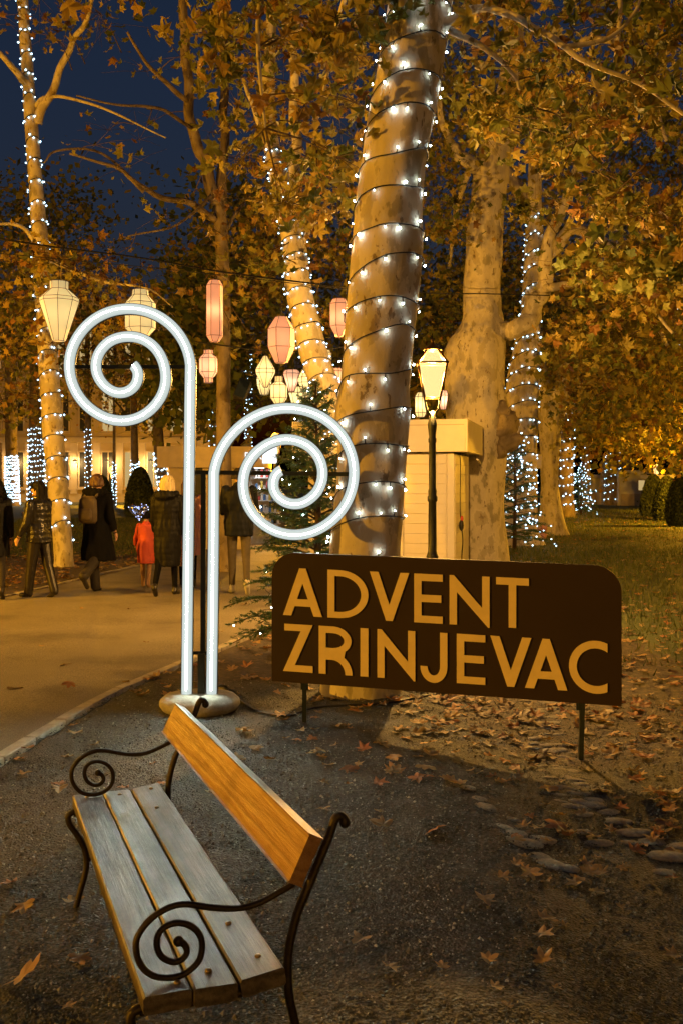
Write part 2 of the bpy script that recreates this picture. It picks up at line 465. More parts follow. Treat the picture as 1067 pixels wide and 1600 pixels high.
def ground_mat():
    m, n, l, b = new_mat('ground')
    tc = n.new('ShaderNodeTexCoord'); P = tc.outputs['Object']
    big = noise_node(n, l, 0.9, 5, 0.6, P)
    fine = noise_node(n, l, 42, 4, 0.7, P)
    vor = n.new('ShaderNodeTexVoronoi'); vor.inputs['Scale'].default_value = 85; l.new(P, vor.inputs['Vector'])
    r1 = ramp(n, [(0.32, (0.022, 0.023, 0.016)), (0.5, (0.060, 0.062, 0.045)), (0.68, (0.135, 0.138, 0.105))])
    l.new(fine.outputs[0], r1.inputs[0])
    r2 = ramp(n, [(0.32, (0.45, 0.42, 0.36)), (0.62, (1, 1, 1))])
    l.new(big.outputs[0], r2.inputs[0])
    grav = n.new('ShaderNodeMix'); grav.data_type = 'RGBA'; grav.blend_type = 'MULTIPLY'; grav.inputs[0].default_value = 1
    l.new(r1.outputs[0], grav.inputs[6]); l.new(r2.outputs[0], grav.inputs[7])
    # dirt with shredded leaves
    dn = noise_node(n, l, 18, 6, 0.7, P)
    dr = ramp(n, [(0.34, (0.032, 0.024, 0.014)), (0.52, (0.085, 0.062, 0.034)), (0.68, (0.17, 0.12, 0.058))])
    l.new(dn.outputs[0], dr.inputs[0])
    gn = noise_node(n, l, 30, 5, 0.7, P)
    gr = ramp(n, [(0.3, (0.025, 0.04, 0.011)), (0.55, (0.07, 0.09, 0.025)), (0.75, (0.15, 0.14, 0.05))])
    l.new(gn.outputs[0], gr.inputs[0])
    edge = noise_node(n, l, 1.6, 5, 0.65, P)
    def mask(attr):
        a = n.new('ShaderNodeAttribute'); a.attribute_name = attr
        s = n.new('ShaderNodeMath'); s.operation = 'ADD'; l.new(a.outputs['Fac'], s.inputs[0])
        e2 = n.new('ShaderNodeMath'); e2.operation = 'MULTIPLY_ADD'; e2.inputs[1].default_value = 1.3; e2.inputs[2].default_value = -0.65
        l.new(edge.outputs[0], e2.inputs[0]); l.new(e2.outputs[0], s.inputs[1])
        mr = n.new('ShaderNodeMapRange'); mr.inputs[1].default_value = 0.38; mr.inputs[2].default_value = 0.62
        l.new(s.outputs[0], mr.inputs[0]); return mr.outputs[0]
    m1 = n.new('ShaderNodeMix'); m1.data_type = 'RGBA'; l.new(mask('dirt'), m1.inputs[0]); l.new(grav.outputs[2], m1.inputs[6]); l.new(dr.outputs[0], m1.inputs[7])
    m2 = n.new('ShaderNodeMix'); m2.data_type = 'RGBA'; l.new(mask('lawn'), m2.inputs[0]); l.new(m1.outputs[2], m2.inputs[6]); l.new(gr.outputs[0], m2.inputs[7])
    l.new(m2.outputs[2], b.inputs['Base Color'])
    b.inputs['Roughness'].default_value = 0.72
    h = n.new('ShaderNodeMath'); h.operation = 'ADD'
    l.new(fine.outputs[0], h.inputs[0]); l.new(vor.outputs['Distance'], h.inputs[1])
    bp = n.new('ShaderNodeBump'); bp.inputs['Strength'].default_value = 0.8; bp.inputs['Distance'].default_value = 0.012
    l.new(h.outputs[0], bp.inputs['Height']); l.new(bp.outputs[0], b.inputs['Normal'])
ground_mat()

def asphalt_mat():
    m, n, l, b = new_mat('asphalt')
    tc = n.new('ShaderNodeTexCoord'); P = tc.outputs['Object']
    f = noise_node(n, l, 130, 3, 0.7, P); g = noise_node(n, l, 0.8, 5, 0.6, P)
    r1 = ramp(n, [(0.36, (0.095, 0.082, 0.055)), (0.5, (0.21, 0.185, 0.125)), (0.66, (0.42, 0.375, 0.26))])
    l.new(f.outputs[0], r1.inputs[0])
    r2 = ramp(n, [(0.34, (0.5, 0.48, 0.45)), (0.46, (0.8, 0.79, 0.77)), (0.65, (1, 1, 1))]); l.new(g.outputs[0], r2.inputs[0])
    mx = n.new('ShaderNodeMix'); mx.data_type = 'RGBA'; mx.blend_type = 'MULTIPLY'; mx.inputs[0].default_value = 1
    l.new(r1.outputs[0], mx.inputs[6]); l.new(r2.outputs[0], mx.inputs[7]); l.new(mx.outputs[2], b.inputs['Base Color'])
    b.inputs['Roughness'].default_value = 0.62
    bp = n.new('ShaderNodeBump'); bp.inputs['Strength'].default_value = 0.5; bp.inputs['Distance'].default_value = 0.006
    l.new(f.outputs[0], bp.inputs['Height']); l.new(bp.outputs[0], b.inputs['Normal'])
asphalt_mat()

# ------------------------------------------------------------------ ground, path, kerb
EDGE_R = [(-2.6, -10), (-2.4, 0), (-2.2, 4), (-2.02, 5.89), (-1.83, 7.43), (-1.62, 8.3), (-1.25, 9.58), (-0.82, 11.2), (-0.2, 13.6), (0.1, 18), (0.4, 30), (0.6, 45)]
EDGE_L = [(-7.2, -10), (-7.0, 0), (-6.5, 6), (-5.6, 10), (-4.74, 13.8), (-4.0, 18.7), (-3.46, 21.3), (-2.9, 30), (-2.6, 45)]
ER = np.array(catmull(EDGE_R, 8)); EL = np.array(catmull(EDGE_L, 8))
def edge_r(y): return np.interp(y, ER[:, 1], ER[:, 0])
def edge_l(y): return np.interp(y, EL[:, 1], EL[:, 0])
def on_path(x, y, mg=0.0): return (x > edge_l(y) - mg) & (x < edge_r(y) + mg) & (y < 45)

def lawn_mask(x, y):
    right = ss(2.2, 3.4, x - 0.02 * y) * ss(7.5, 10.5, y)
    left = ss(20.5, 23.5, y) * ss(0.2, 1.2, edge_l(y) - x) + ss(3.5, 5, edge_l(y) - x) * ss(9, 11, y)
    return np.clip(np.maximum(right, left), 0, 1)
def dirt_mask(x, y):
    a = ss(0.0, 1.0, x - 0.4) * ss(5.4, 6.6, y)
    b = ss(7.2, 8.6, y) * (x > edge_r(y) - .3)
    c = ss(0, 0.3, edge_l(y) - x)
    d = 0.25 * ss(2.2, 4.0, x)
    e = 0.4 * (1 - ss(-1.3, -0.7, x)) * (1 - ss(2.4, 3.4, y))
    return np.clip(np.max([a, b, c, d, e], axis=0), 0, 1)

def make_ground():
    xs = np.unique(np.round(np.concatenate([np.linspace(-220, -12, 27), np.linspace(-12, -4, 41), np.linspace(-4, 5, 181), np.linspace(5, 14, 46), np.linspace(14, 220, 28)]), 4))
    ys = np.unique(np.round(np.concatenate([np.linspace(-60, 0, 13), np.linspace(0, 9, 181), np.linspace(9, 30, 106), np.linspace(30, 400, 38)]), 4))
    X, Y = np.meshgrid(xs, ys)
    Z = ground_z(X, Y)
    Z = Z + 0.006 * np.sin(X * 5.1 + 1.3 * np.sin(Y * 3.3)) * np.sin(Y * 4.3 + X) + 0.004 * np.sin(X * 13 + Y * 7) * np.sin(Y * 11 - X * 5)
    Z = np.where(on_path(X, Y, 0.12), -0.03, Z)
    V = np.stack([X, Y, Z], -1).reshape(-1, 3)
    nx, ny = len(xs), len(ys)
    i = (np.arange(ny - 1)[:, None] * nx + np.arange(nx - 1)[None]).ravel()
    Fq = np.stack([i, i + 1, i + 1 + nx, i + nx], 1)
    me = raw_mesh('ground', V, Fq, 4, MAT['ground'], smooth=True)
    for nm, fn in (('lawn', lawn_mask), ('dirt', dirt_mask)):
        a = me.attributes.new(nm, 'FLOAT', 'POINT'); a.data.foreach_set('value', fn(X, Y).ravel().astype(np.float32))
    tag(link('ground', me), kind='structure')
make_ground()

def make_path():
    ys = np.unique(np.concatenate([np.linspace(-10, 4, 15), np.linspace(4, 20, 65), np.linspace(20, 45, 26)]))
    V = []; Fq = []; k = 9
    for y in ys:
        for t in np.linspace(0, 1, k): 
            x = edge_l(y) * (1 - t) + edge_r(y) * t
            V.append((x, y, 0.012 * math.sin(PI * t)))
    for i in range(len(ys) - 1):
        for j in range(k - 1):
            a = i * k + j; Fq.append((a, a + 1, a + 1 + k, a + k))
    tag(link('footpath', raw_mesh('footpath', np.array(V), np.array(Fq), 4, MAT['asphalt'], smooth=True)), kind='structure')
make_path()

def make_kerb(fn, sgn, y0, y1, name):
    root = thing(name, None, None, (0, 0, 0)); root['kind'] = 'structure'
    y = y0; 
    while y < y1:
        L = 0.42 + 0.12 * random.random()
        if y > 16: L *= 2
        ya, yb = y + 0.006, y + L - 0.006
        xa, xb = float(fn(ya)), float(fn(yb))
        mb = MB(); c = Vector(((xa + xb) / 2 + sgn * 0.047, (ya + yb) / 2, -0.028 + random.uniform(-.003, .004)))
        ang = math.atan2(yb - ya, xb - xa)
        mb.box((0, 0, 0), (math.hypot(xb - xa, yb - ya), 0.085, 0.09), bev=0.006)
        o = mb.build('kerb_stone', MAT['kerb_stone'], root, False)
        o.location = c; o.rotation_euler = (random.uniform(-.02, .02), random.uniform(-.008, .008), ang + random.uniform(-.006, .006))
        y += L
make_kerb(edge_r, 1, 2.5, 20, 'kerb_right')
make_kerb(edge_l, -1, 11, 28, 'kerb_left')

# ------------------------------------------------------------------ leaves
def leaf_outline(seed=0):
    r = random.Random(seed)
    ang = [-90, -62, -34, -20, -8, 6, 22, 32, 44, 60, 77, 90, 103, 120, 136, 148, 158, 174, 188, 200, 214, 242]
    rad = [0.34, 0.50, 0.66, 0.84, 0.66, 0.50, 0.80, 1.00, 0.80, 0.54, 0.84, 1.10, 0.84, 0.54, 0.80, 1.00, 0.80, 0.50, 0.66, 0.84, 0.66, 0.50]
    out = []
    for a, q in zip(ang, rad):
        q *= r.uniform(0.92, 1.08); a = math.radians(a + r.uniform(-3, 3))
        out.append((0.5 * q * math.cos(a), 0.5 * q * math.sin(a)))
    return np.array(out)

def leaf_template(kind, seed=0):
    """returns V (n,3) and triangles; unit size ~1"""
    r = np.random.default_rng(seed)
    if kind == 'full':
        o = leaf_outline(seed); n = len(o)
        V = np.zeros((n + 1, 3)); V[1:, :2] = o
        d = np.hypot(o[:, 0], o[:, 1])
        V[1:, 2] = (d ** 2) * r.uniform(-1.3, 1.3) + 0.16 * np.sin(np.arange(n) * 1.15 + r.uniform(0, 6)) * d * 1.8 + r.uniform(.05, .5) * np.abs(o[:, 0])
        T = [(0, 1 + i, 1 + (i + 1) % n) for i in range(n)]
        return V, np.array(T)
    if kind == 'mid':
        ang = np.radians([-90, -25, 4, 33, 61, 90, 119, 147, 176, 205]); rad = np.array([.18, .40, .26, .50, .29, .54, .29, .50, .26, .40]) * r.uniform(.9, 1.1, 10)
        V = np.zeros((11, 3)); V[1:, 0] = rad * np.cos(ang); V[1:, 1] = rad * np.sin(ang)
        V[1:, 2] = r.uniform(-1, 1) * rad ** 2 + r.uniform(.05, .45) * np.abs(V[1:, 0]) + r.uniform(-.05, .05, 10)
        return V, np.array([(0, 1 + i, 1 + (i + 1) % 10) for i in range(10)])
    V = np.array([(0, -.4, 0), (.36, 0, .06), (0, .45, 0), (-.36, 0, -.05)], float)
    return V, np.array([(0, 1, 2), (0, 2, 3)])

def scatter(templates, pos, size, rot, tone, name, mat):
    """join many copies of templates into one mesh. pos (n,3), size (n,), rot (n,3,3), tone (n,)"""
    VV = []; TT = []; AA = []; off = 0
    n = len(pos); pick = RNG.integers(0, len(templates), n)
    for k, (V, T) in enumerate(templates):
        idx = np.where(pick == k)[0]
        if len(idx) == 0: continue
        W = np.einsum('nij,vj->nvi', rot[idx], V) * size[idx][:, None, None] + pos[idx][:, None, :]
        VV.append(W.reshape(-1, 3))
        TT.append((T[None] + (np.arange(len(idx)) * len(V))[:, None, None] + off).reshape(-1, 3))
        AA.append(np.repeat(tone[idx], len(V)))
        off += len(idx) * len(V)
    return raw_mesh(name, np.concatenate(VV), np.concatenate(TT), 3, mat, np.concatenate(AA))

def rand_rot(n, tilt=PI, droop=None):
    """random rotations: yaw then a tilt of up to `tilt` about a random horizontal axis"""
    yaw = RNG.uniform(0, 2 * PI, n); t = RNG.uniform(0, tilt, n) if droop is None else np.clip(RNG.normal(droop, .5, n), 0, PI)
    ax = RNG.uniform(0, 2 * PI, n)
    c, s = np.cos(yaw), np.sin(yaw); z = np.zeros(n); o = np.ones(n)
    Rz = np.stack([np.stack([c, -s, z], -1), np.stack([s, c, z], -1), np.stack([z, z, o], -1)], 1)
    ux, uy = np.cos(ax), np.sin(ax); ct, st = np.cos(t), np.sin(t)
    R = np.stack([np.stack([ct + ux * ux * (1 - ct), ux * uy * (1 - ct), uy * st], -1),
                  np.stack([ux * uy * (1 - ct), ct + uy * uy * (1 - ct), -ux * st], -1),
                  np.stack([-uy * st, ux * st, ct], -1)], 1)
    return R @ Rz

FULL = [leaf_template('full', s) for s in range(6)]
MID = [leaf_template('mid', s) for s in range(4)]
FAR = [leaf_template('far', s) for s in range(2)]

# ------------------------------------------------------------------ trees
class Trunk:
    """wobbly round trunk through (center, radius) stations; r(t,theta) gives the true surface"""
    def __init__(self, st, seed, amp=0.06, flare=None):
        P = catmull([(c[0], c[1], c[2], r) for c, r in st], 10)
        self.P = np.array(P); self.seed = seed; self.amp = amp
    def at(self, t):
        i = t * (len(self.P) - 1); a = int(min(math.floor(i), len(self.P) - 2)); f = i - a
        return self.P[a] * (1 - f) + self.P[a + 1] * f
    def radius(self, t, th):
        p = self.at(t); r = p[3]
        q = Vector((math.cos(th) * 1.1 + self.seed * 3.7, math.sin(th) * 1.1, p[2] * 0.75 / max(r, 0.15) * 0.3))
        k = mnoise.noise(q) * self.amp * 1.6 + mnoise.noise(q * 2.9) * self.amp * 0.8
        return r * (1 + k)
    def surf(self, t, th, off=0.0):
        p = self.at(t); r = self.radius(t, th) + off
        return Vector((p[0] + r * math.cos(th), p[1] + r * math.sin(th), p[2]))
    def add_to(self, mb, nr, ns):
        vs = [self.surf(i / nr, 2 * PI * k / ns) for i in range(nr + 1) for k in range(ns)]
        fs = [(i * ns + k, i * ns + (k + 1) % ns, (i + 1) * ns + (k + 1) % ns, (i + 1) * ns + k) for i in range(nr) for k in range(ns)]
        mb.add(vs, fs, 0, True)
    def t_of_z(self, z):
        return float(np.interp(z, self.P[:, 2], np.linspace(0, 1, len(self.P))))

def px_trunk(rows, d, seed, amp=0.06, base=True):
    st = []
    for (y, xl, xr) in rows:
        c = at((xl + xr) / 2, y, d); st.append((c, (xr - xl) / 2 / F_PX * d))
    if base:
        c, r = st[0]
        st.insert(0, (Vector((c.x, c.y, -0.15)), r * 1.22)) if c.z > 0.3 else st.insert(0, (Vector((c.x, c.y, -0.15)), r * 1.1))
    return Trunk(st, seed, amp)

def limb(mb, pts, n=8, wob=0.0):
    P = catmull([tuple(p) for p in pts], 6)
    path = []
    for i, p in enumerate(P):
        j = Vector((mnoise.noise(Vector((i * .31, p[0], 1.7))), mnoise.noise(Vector((i * .31, p[2], 5.1))), mnoise.noise(Vector((i * .31, p[1], 9.3))))) * p[3] * (0.5 + wob)
        path.append(Vector(p[:3]) + j)
    mb.tube(path, [max(.004, p[3]) for p in P], n)

def px_limb(mb, rows, n=8, wob=0.3):
    """rows: (px,py,depth,radius)"""
    limb(mb, [(*at(x, y, d), r) for (x, y, d, r) in rows], n, wob)

class Crown:
    def __init__(self): self.pos = []; self.size = []; self.tone = []; self.clumps = []
    def clump(self, c, rad, n, size, tone):
        p = RNG.normal(0, 0.5, (n, 3)); p[:, 2] *= 0.65
        self.pos.append(np.array(c)[None] + p * rad)
        self.size.append(size * np.clip(RNG.lognormal(-.12, .3, n), .4, 1.5))
        self.tone.append(np.clip(RNG.normal(tone, .17, n), 0, 1))
        self.clumps.append((Vector(c), rad))
    def region(self, x0, x1, y0, y1, d0, d1, nc, nl, rad, size, tone=0.5, keep=None, flat=0.0):
        k = 0; tries = 0
        while k < nc and tries < nc * 20:
            tries += 1
            x = random.uniform(x0, x1); y = random.uniform(y0, y1)
            if keep and not keep(x, y): continue
            d = random.uniform(d0, d1)
            n = max(3, int(nl * random.uniform(.5, 1.5)))
            self.clump(at(x, y, d), rad * random.uniform(.6, 1.4), n, size, min(1, max(0, tone + random.uniform(-.3, .25))))
            k += 1
    def build(self, parent, templ, mat='plane_leaf', name='crown'):
        pos = np.concatenate(self.pos); size = np.concatenate(self.size); tone = np.concatenate(self.tone)
        o = link(name, scatter(templ, pos - np.array(parent_loc(parent)), size, rand_rot(len(pos), PI, 1.0), tone, name, MAT[mat]), parent)
        o['kind'] = 'stuff'
        return o
    def twigs(self, mb, anchors, r0=0.012, share=1.0, sag=0.1):
        """a twig from the nearest limb point to each clump"""
        A = [Vector(a) for a in anchors]
        for c, rad in self.clumps:
            if random.random() > share: continue
            a = min(A, key=lambda q: (q - c).length)
            L = (a - c).length
            if L < .05: continue
            if L > 60 * r0: a = c + (a - c) * (60 * r0 / L); L = 60 * r0
            mid = (a + c) / 2 + Vector((random.uniform(-.12, .12), random.uniform(-.12, .12), random.uniform(-.02, .16))) * L
            path = catmull([tuple(a), tuple(mid), tuple(c)], 4)
            rr = [max(.003, r0 * (1 - .75 * i / (len(path) - 1)) * (0.6 + 0.25 * L)) for i in range(len(path))]
            mb.tube(path, rr, 5)
            for _ in range(6 if r0 < .016 else 3):
                e = c + Vector((random.gauss(0, .55), random.gauss(0, .55), random.gauss(0, .35))) * rad
                mb.tube([c, (c + e) / 2 + Vector((0, 0, .04)) * rad, e], [max(.003, r0 * .3), max(.0025, r0 * .22), .002], 4)

TREES = {}
def make_tree(key, name, label, trunk, nr, ns, mat, group=None, limbs=(), crown=None, templ=None, anchors=(), twig_r=0.012, twig_share=1.0):
    base = trunk.P[0]
    root = thing(name, label, 'tree', (base[0], base[1], 0), 0, group)
    mb = MB(); trunk.add_to(mb, nr, ns)
    mb.build('trunk', MAT[mat], root)
    lm = MB(); anc = list(anchors)
    for L in limbs:
        one = MB(); px_limb(one, L); one.build('limb', MAT[mat], root)
        P = catmull([(*at(x, y, d), r) for (x, y, d, r) in L], 5)
        anc += [p[:3] for p in P[len(P) // 4:]]
    if crown is not None:
        if not anc: anc = [trunk.at(1.0)[:3], trunk.at(.8)[:3]]
        crown.twigs(lm, anc, twig_r, twig_share)
    if lm.v: lm.build('twigs', MAT['twig'], root)['kind'] = 'stuff'
    if crown is not None: crown.build(root, templ)
    TREES[key] = (root, trunk)
    return root

def spiral(trunk, z0, z1, turns, per_turn, off, phase=0.0, jit=0.03, slope=0.0):
    """points of a string wound on a trunk and bulb spots beside it"""
    n = int(turns * 28); wire = []; bulbs = []
    for i in range(n + 1):
        u = i / n; th = phase + u * turns * 2 * PI
        z = z0 + (z1 - z0) * u + slope * math.sin(th * 1.0) + jit * mnoise.noise(Vector((th * .7, z0, 3.3)))
        t = trunk.t_of_z(z); wire.append(trunk.surf(t, th, off))
    m = int(turns * per_turn)
    for i in range(m):
        u = (i + random.uniform(.15, .85)) / m; th = phase + u * turns * 2 * PI
        z = z0 + (z1 - z0) * u + slope * math.sin(th) + jit * mnoise.noise(Vector((th * .7, z0, 3.3)))
        zb = z + random.choice([-1, -1, 1]) * random.uniform(.02, .055) * (1 if off < .03 else 1.4)
        bulbs.append((trunk.surf(trunk.t_of_z(z), th, off), trunk.surf(trunk.t_of_z(zb), th, off + 0.012)))
    return wire, bulbs

def string_lights(label, trunk, z0, z1, turns, per_turn, bulb_r, wire_r, mat='bulb_far', single=False, phase=0.0, slope=0.0, jit=0.03, root_loc=None, group='strings of white lights wound round tree trunks'):
    off = max(.012, wire_r * 1.5)
    wire, bulbs = spiral(trunk, z0, z1, turns, per_turn, off, phase, jit, slope)
    b = trunk.P[0]
    root = thing('string_lights', label, 'string lights', (b[0], b[1], 0), 0, group)
    mb = MB(); mb.tube(wire, wire_r, 5)
    if single:
        for a, q in bulbs: mb.tube([a, q], wire_r * .8, 4)
    mb.build('wire', MAT['wire'], root)
    if single:
        me = MB().ellipsoid((0, 0, 0), (bulb_r, bulb_r, bulb_r * 1.5), 6, 4).mesh('bulb', MAT[mat])
        for a, q in bulbs:
            o = link('bulb', me, root); o.location = q - parent_loc(root); k = random.uniform(.65, 1.3); o.scale = (k, k, k); o.rotation_euler = (random.uniform(-1, 1), random.uniform(-1, 1), 0)
    else:
        mb = MB()
        for a, q in bulbs: mb.octa(q, bulb_r * random.uniform(.75, 1.2))
        mb.build('bulbs', MAT[mat], root)['kind'] = 'stuff'
    return root

# --- the big plane tree just behind the sign
tm = px_trunk([(1035, 503, 626), (950, 509, 625), (860, 513, 625), (800, 519, 630), (700, 525, 637), (645, 521, 641), (600, 530, 640), (500, 540, 648), (400, 550, 660), (300, 556, 662), (200, 570, 676), (100, 590, 690), (0, 605, 706), (-120, 612, 735), (-260, 600, 700)], 7.66, 1, 0.055)
cr = Crown()
cr.region(330, 600, -120, 110, 6.6, 9.5, 30, 22, .38, .155, .38)
cr.region(400, 570, 90, 330, 7.2, 9.8, 20, 17, .36, .15, .5)
cr.region(320, 420, 210, 320, 7.5, 9, 3, 6, .25, .15, .6)
cr.region(0, 290, -80, 35, 6.5, 9, 7, 8, .3, .15, .55)
cr.region(715, 1080, -140, 140, 6.8, 10.5, 38, 22, .40, .155, .5)
cr.region(720, 1080, 120, 340, 8.2, 11.5, 28, 20, .36, .155, .45, keep=lambda x, y: not (700 < x < 815 and y > 200))
make_tree('main', 'plane_tree', 'thick pale plane tree leaning right behind the dark sign, wound with sparse lights', tm, 120, 48, 'plane_bark', None,
    [[(690, 48, 7.6, .06), (738, 15, 7.5, .034), (776, 18, 7.4, .029), (827, 38, 7.3, .026), (879, 74, 7.2, .022), (920, 100, 7.2, .018), (1000, 132, 7.2, .015), (1075, 185, 7.2, .012), (1150, 230, 7.2, .01)],
     [(705, 48, 7.5, .03), (766, 82, 7.4, .02), (800, 115, 7.4, .014), (812, 140, 7.4, .01)],
     [(880, 74, 7.2, .02), (950, 60, 7.3, .016), (990, 20, 7.4, .012), (1010, -30, 7.4, .01)],
     [(640, 8, 7.4, .06), (612, -60, 7.3, .05), (520, -90, 7.2, .04), (440, -60, 7.2, .03), (405, 20, 7.3, .02), (410, 150, 7.5, .012), (415, 200, 7.6, .008)],
     [(612, -60, 7.3, .04), (480, -160, 7.0, .03), (330, -140, 7.0, .025), (180, -60, 7.0, .015), (60, -20, 7.0, .01)],
     [(560, -80, 7.5, .03), (530, 30, 8.2, .02), (510, 120, 8.6, .014), (490, 220, 8.8, .008)],
     [(700, -60, 7.7, .07), (860, -160, 8.2, .05), (960, -60, 9.2, .03), (960, 100, 9.6, .02), (900, 220, 9.7, .01)]],
    cr, FULL, twig_r=.011)
# lower edge of the crown hides nothing of the neon: all clumps stand behind or above it
string_lights('widely spaced white lights on black cable around the thick plane tree behind the sign', tm, 0.50, 6.2, 20.4, 9.5, 0.0062, 0.0048, 'bulb_white', True, 0.6, -0.075, 0.08)

# --- second plane tree, right of the lamp, behind the cream kiosk
D2 = 20.0
t2 = px_trunk([(880, 688, 792), (780, 694, 787), (700, 697, 789), (650, 695, 792), (600, 694, 787), (545, 694, 788), (500, 720, 784), (450, 725, 779), (400, 728, 783), (330, 733, 786), (280, 740, 793), (240, 748, 797), (120, 780, 820), (0, 785, 815), (-120, 790, 812)], D2, 2, 0.085)
cr = Crown()
cr.region(690, 1090, 130, 430, 11.5, 19, 64, 46, .5, .19, .45, keep=lambda x, y: not (695 < x < 815 and y > 190) and not (780 < x < 885 and y > 330))
cr.region(895, 1090, 380, 560, 14, 20, 36, 46, .55, .18, .5)
cr.region(655, 740, 130, 420, 19, 24, 26, 50, .8, .17, .4)
cr.region(690, 1100, -150, 140, 13, 20, 30, 45, .7, .18, .4)
make_tree('t2', 'plane_tree', 'broad orange lit plane tree with a burl, rising behind the cream kiosk', t2, 90, 40, 'plane_bark', None,
    [[(780, 530, 20, .20), (820, 502, 19.7, .19), (843, 462, 19.5, .17), (855, 400, 19.3, .14), (866, 350, 19, .11), (900, 260, 18.5, .07), (960, 200, 18, .04)],
     [(755, 275, 20, .16), (722, 245, 19.8, .13), (704, 225, 19.6, .09), (690, 180, 19.4, .06), (680, 100, 19, .03)],
     [(790, 200, 20, .16), (850, 120, 18, .1), (930, 60, 16, .06), (1000, 100, 14.5, .04), (1040, 220, 14, .025)],
     [(845, 450, 19.5, .09), (920, 440, 18, .06), (1000, 470, 16, .035), (1050, 520, 15, .02)]],
    cr, MID, twig_r=.012)
mb = MB()
for (x, y, r) in ((788, 665, .30), (792, 688, .26), (782, 645, .24), (780, 700, .22)):
    c = at(x, y, D2 - .32); mb.ellipsoid(c, (r * .85, r * .85, r), 28, 20)
for v in range(len(mb.v)):
    p = Vector(mb.v[v]); q = mnoise.noise(p * 4) * .10 + mnoise.noise(p * 11) * .06; mb.v[v] = tuple(p + Vector((q, -abs(q), q * .5)))
mb.build('burl', MAT['rough_bark'], TREES['t2'][0])

# --- wrapped trunk further right
t3 = px_trunk([(852, 778, 852), (825, 784, 838), (800, 785, 836), (700, 783, 838), (600, 790, 841), (550, 800, 842), (500, 811, 844), (440, 816, 850), (330, 822, 846), (240, 826, 846), (150, 830, 846)], 26.0, 3, 0.05)
cr = Crown()
cr.region(830, 1090, 480, 690, 22, 36, 110, 62, 1.2, .22, .5, keep=lambda x, y: y < 700 - (x - 830) * .05 and not (x < 900 and y > 560))
cr.region(690, 850, 300, 560, 27, 34, 44, 46, 1.0, .22, .42)
make_tree('t3', 'plane_tree', 'grey plane tree closely wound with lights beside the lit fir right of the kiosk', t3, 50, 24, 'plane_bark', None,
    [[(834, 420, 26, .2), (900, 360, 25, .14), (980, 420, 24, .09), (1040, 540, 24, .05)], [(830, 330, 26, .2), (760, 240, 27, .12), (720, 300, 28, .08), (700, 420, 29, .05)]], cr, MID, twig_r=.02, twig_share=.5)
string_lights('closely wound white lights on the grey trunk right of the cream kiosk', t3, 0.15, 8.5, 19, 15, 0.021, 0.010, 'bulb_far', False, 1.0, -.22)

# --- forked tree beyond, with box on a post in front
t4 = px_trunk([(836, 836, 888), (800, 842, 878), (750, 844, 872), (690, 842, 875), (645, 838, 876), (610, 834, 862), (570, 828, 852), (500, 826, 846), (400, 830, 845)], 31.0, 4, 0.08)
cr = Crown()
cr.region(850, 1090, 540, 715, 30, 48, 110, 55, 1.5, .26, .55, keep=lambda x, y: not (x < 905 and y > 590) and y < 660 + (x - 850) * .25)
make_tree('t4', 'plane_tree', 'forked orange lit plane tree behind the pale box on a post', t4, 40, 20, 'plane_bark', None,
    [[(862, 648, 31, .36), (876, 610, 31, .30), (890, 575, 31, .24), (905, 540, 31, .18), (950, 480, 31, .1)], [(880, 600, 31, .12), (960, 600, 33, .08), (1040, 640, 36, .05)]], cr, MID, twig_r=.03, twig_share=.4)

# --- small leaning tree
t5 = px_trunk([(806, 876, 908), (795, 878, 898), (760, 874, 886), (720, 873, 884), (690, 878, 889), (665, 888, 899), (650, 903, 914), (642, 918, 928), (632, 940, 948), (600, 985, 991)], 52.0, 5, 0.08, False)
cr = Crown()
cr.region(890, 1090, 600, 725, 50, 66, 120, 50, 2.2, .42, .6, keep=lambda x, y: y < 700 + (x - 890) * .12)
make_tree('t5', 'leaning_tree', 'slim orange lit tree bending right over the lawn', t5, 30, 14, 'plane_bark', None, [], cr, FAR, anchors=[at(925, 642, 52), at(985, 600, 52), at(1040, 590, 55)], twig_r=.04, twig_share=.4)

# --- far wrapped trunks down the right row
far_rows = [('second wrapped trunk beyond the forked tree, lights close together', 868, 896, 802, 600, 47, 5.5, 22, 14),
            ('narrow light wound trunk just right of the slim bending tree', 906, 921, 795, 620, 62, 6.4, 24, 9),
            ('light wound trunk standing left of the pale market hut', 945, 968, 788, 600, 72, 9.0, 30, 11),
            ('short run of lights high on a trunk above the pale market hut', 968, 986, 786, 560, 78, 9.5, 26, 9),
            ('string of lights on the far tree at the right edge', 1052, 1067, 786, 420, 76, 19, 44, 8)]
for i, (lab, xl, xr, yb, yt, d, zt, turns, per) in enumerate(far_rows):
    t = px_trunk([(yb, xl - 2, xr + 2), (yb - 30, xl, xr), ((yb + yt) / 2, xl + 2, xr), (yt, xl + 4, xr - 1), (yt - 180, xl + 8, xr - 2)], d, 10 + i, .04)
    cr = Crown()
    cxm = (xl + xr) / 2
    cr.region(cxm - 90, cxm + 90, yt - 190, yt + 70, d - 6, d + 6, 38, 42, 2.4, .5, .5)
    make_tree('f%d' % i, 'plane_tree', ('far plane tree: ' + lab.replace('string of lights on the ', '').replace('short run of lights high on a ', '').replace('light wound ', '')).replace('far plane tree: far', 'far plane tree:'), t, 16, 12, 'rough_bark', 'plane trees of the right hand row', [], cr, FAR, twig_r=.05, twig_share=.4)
    z0 = 0.3 if i < 3 else (5.2 if i == 3 else 8.0)
    string_lights(lab, t, z0, zt, turns * .55, per, 0.036, 0.012, 'bulb_far', False, i, 0, .1)

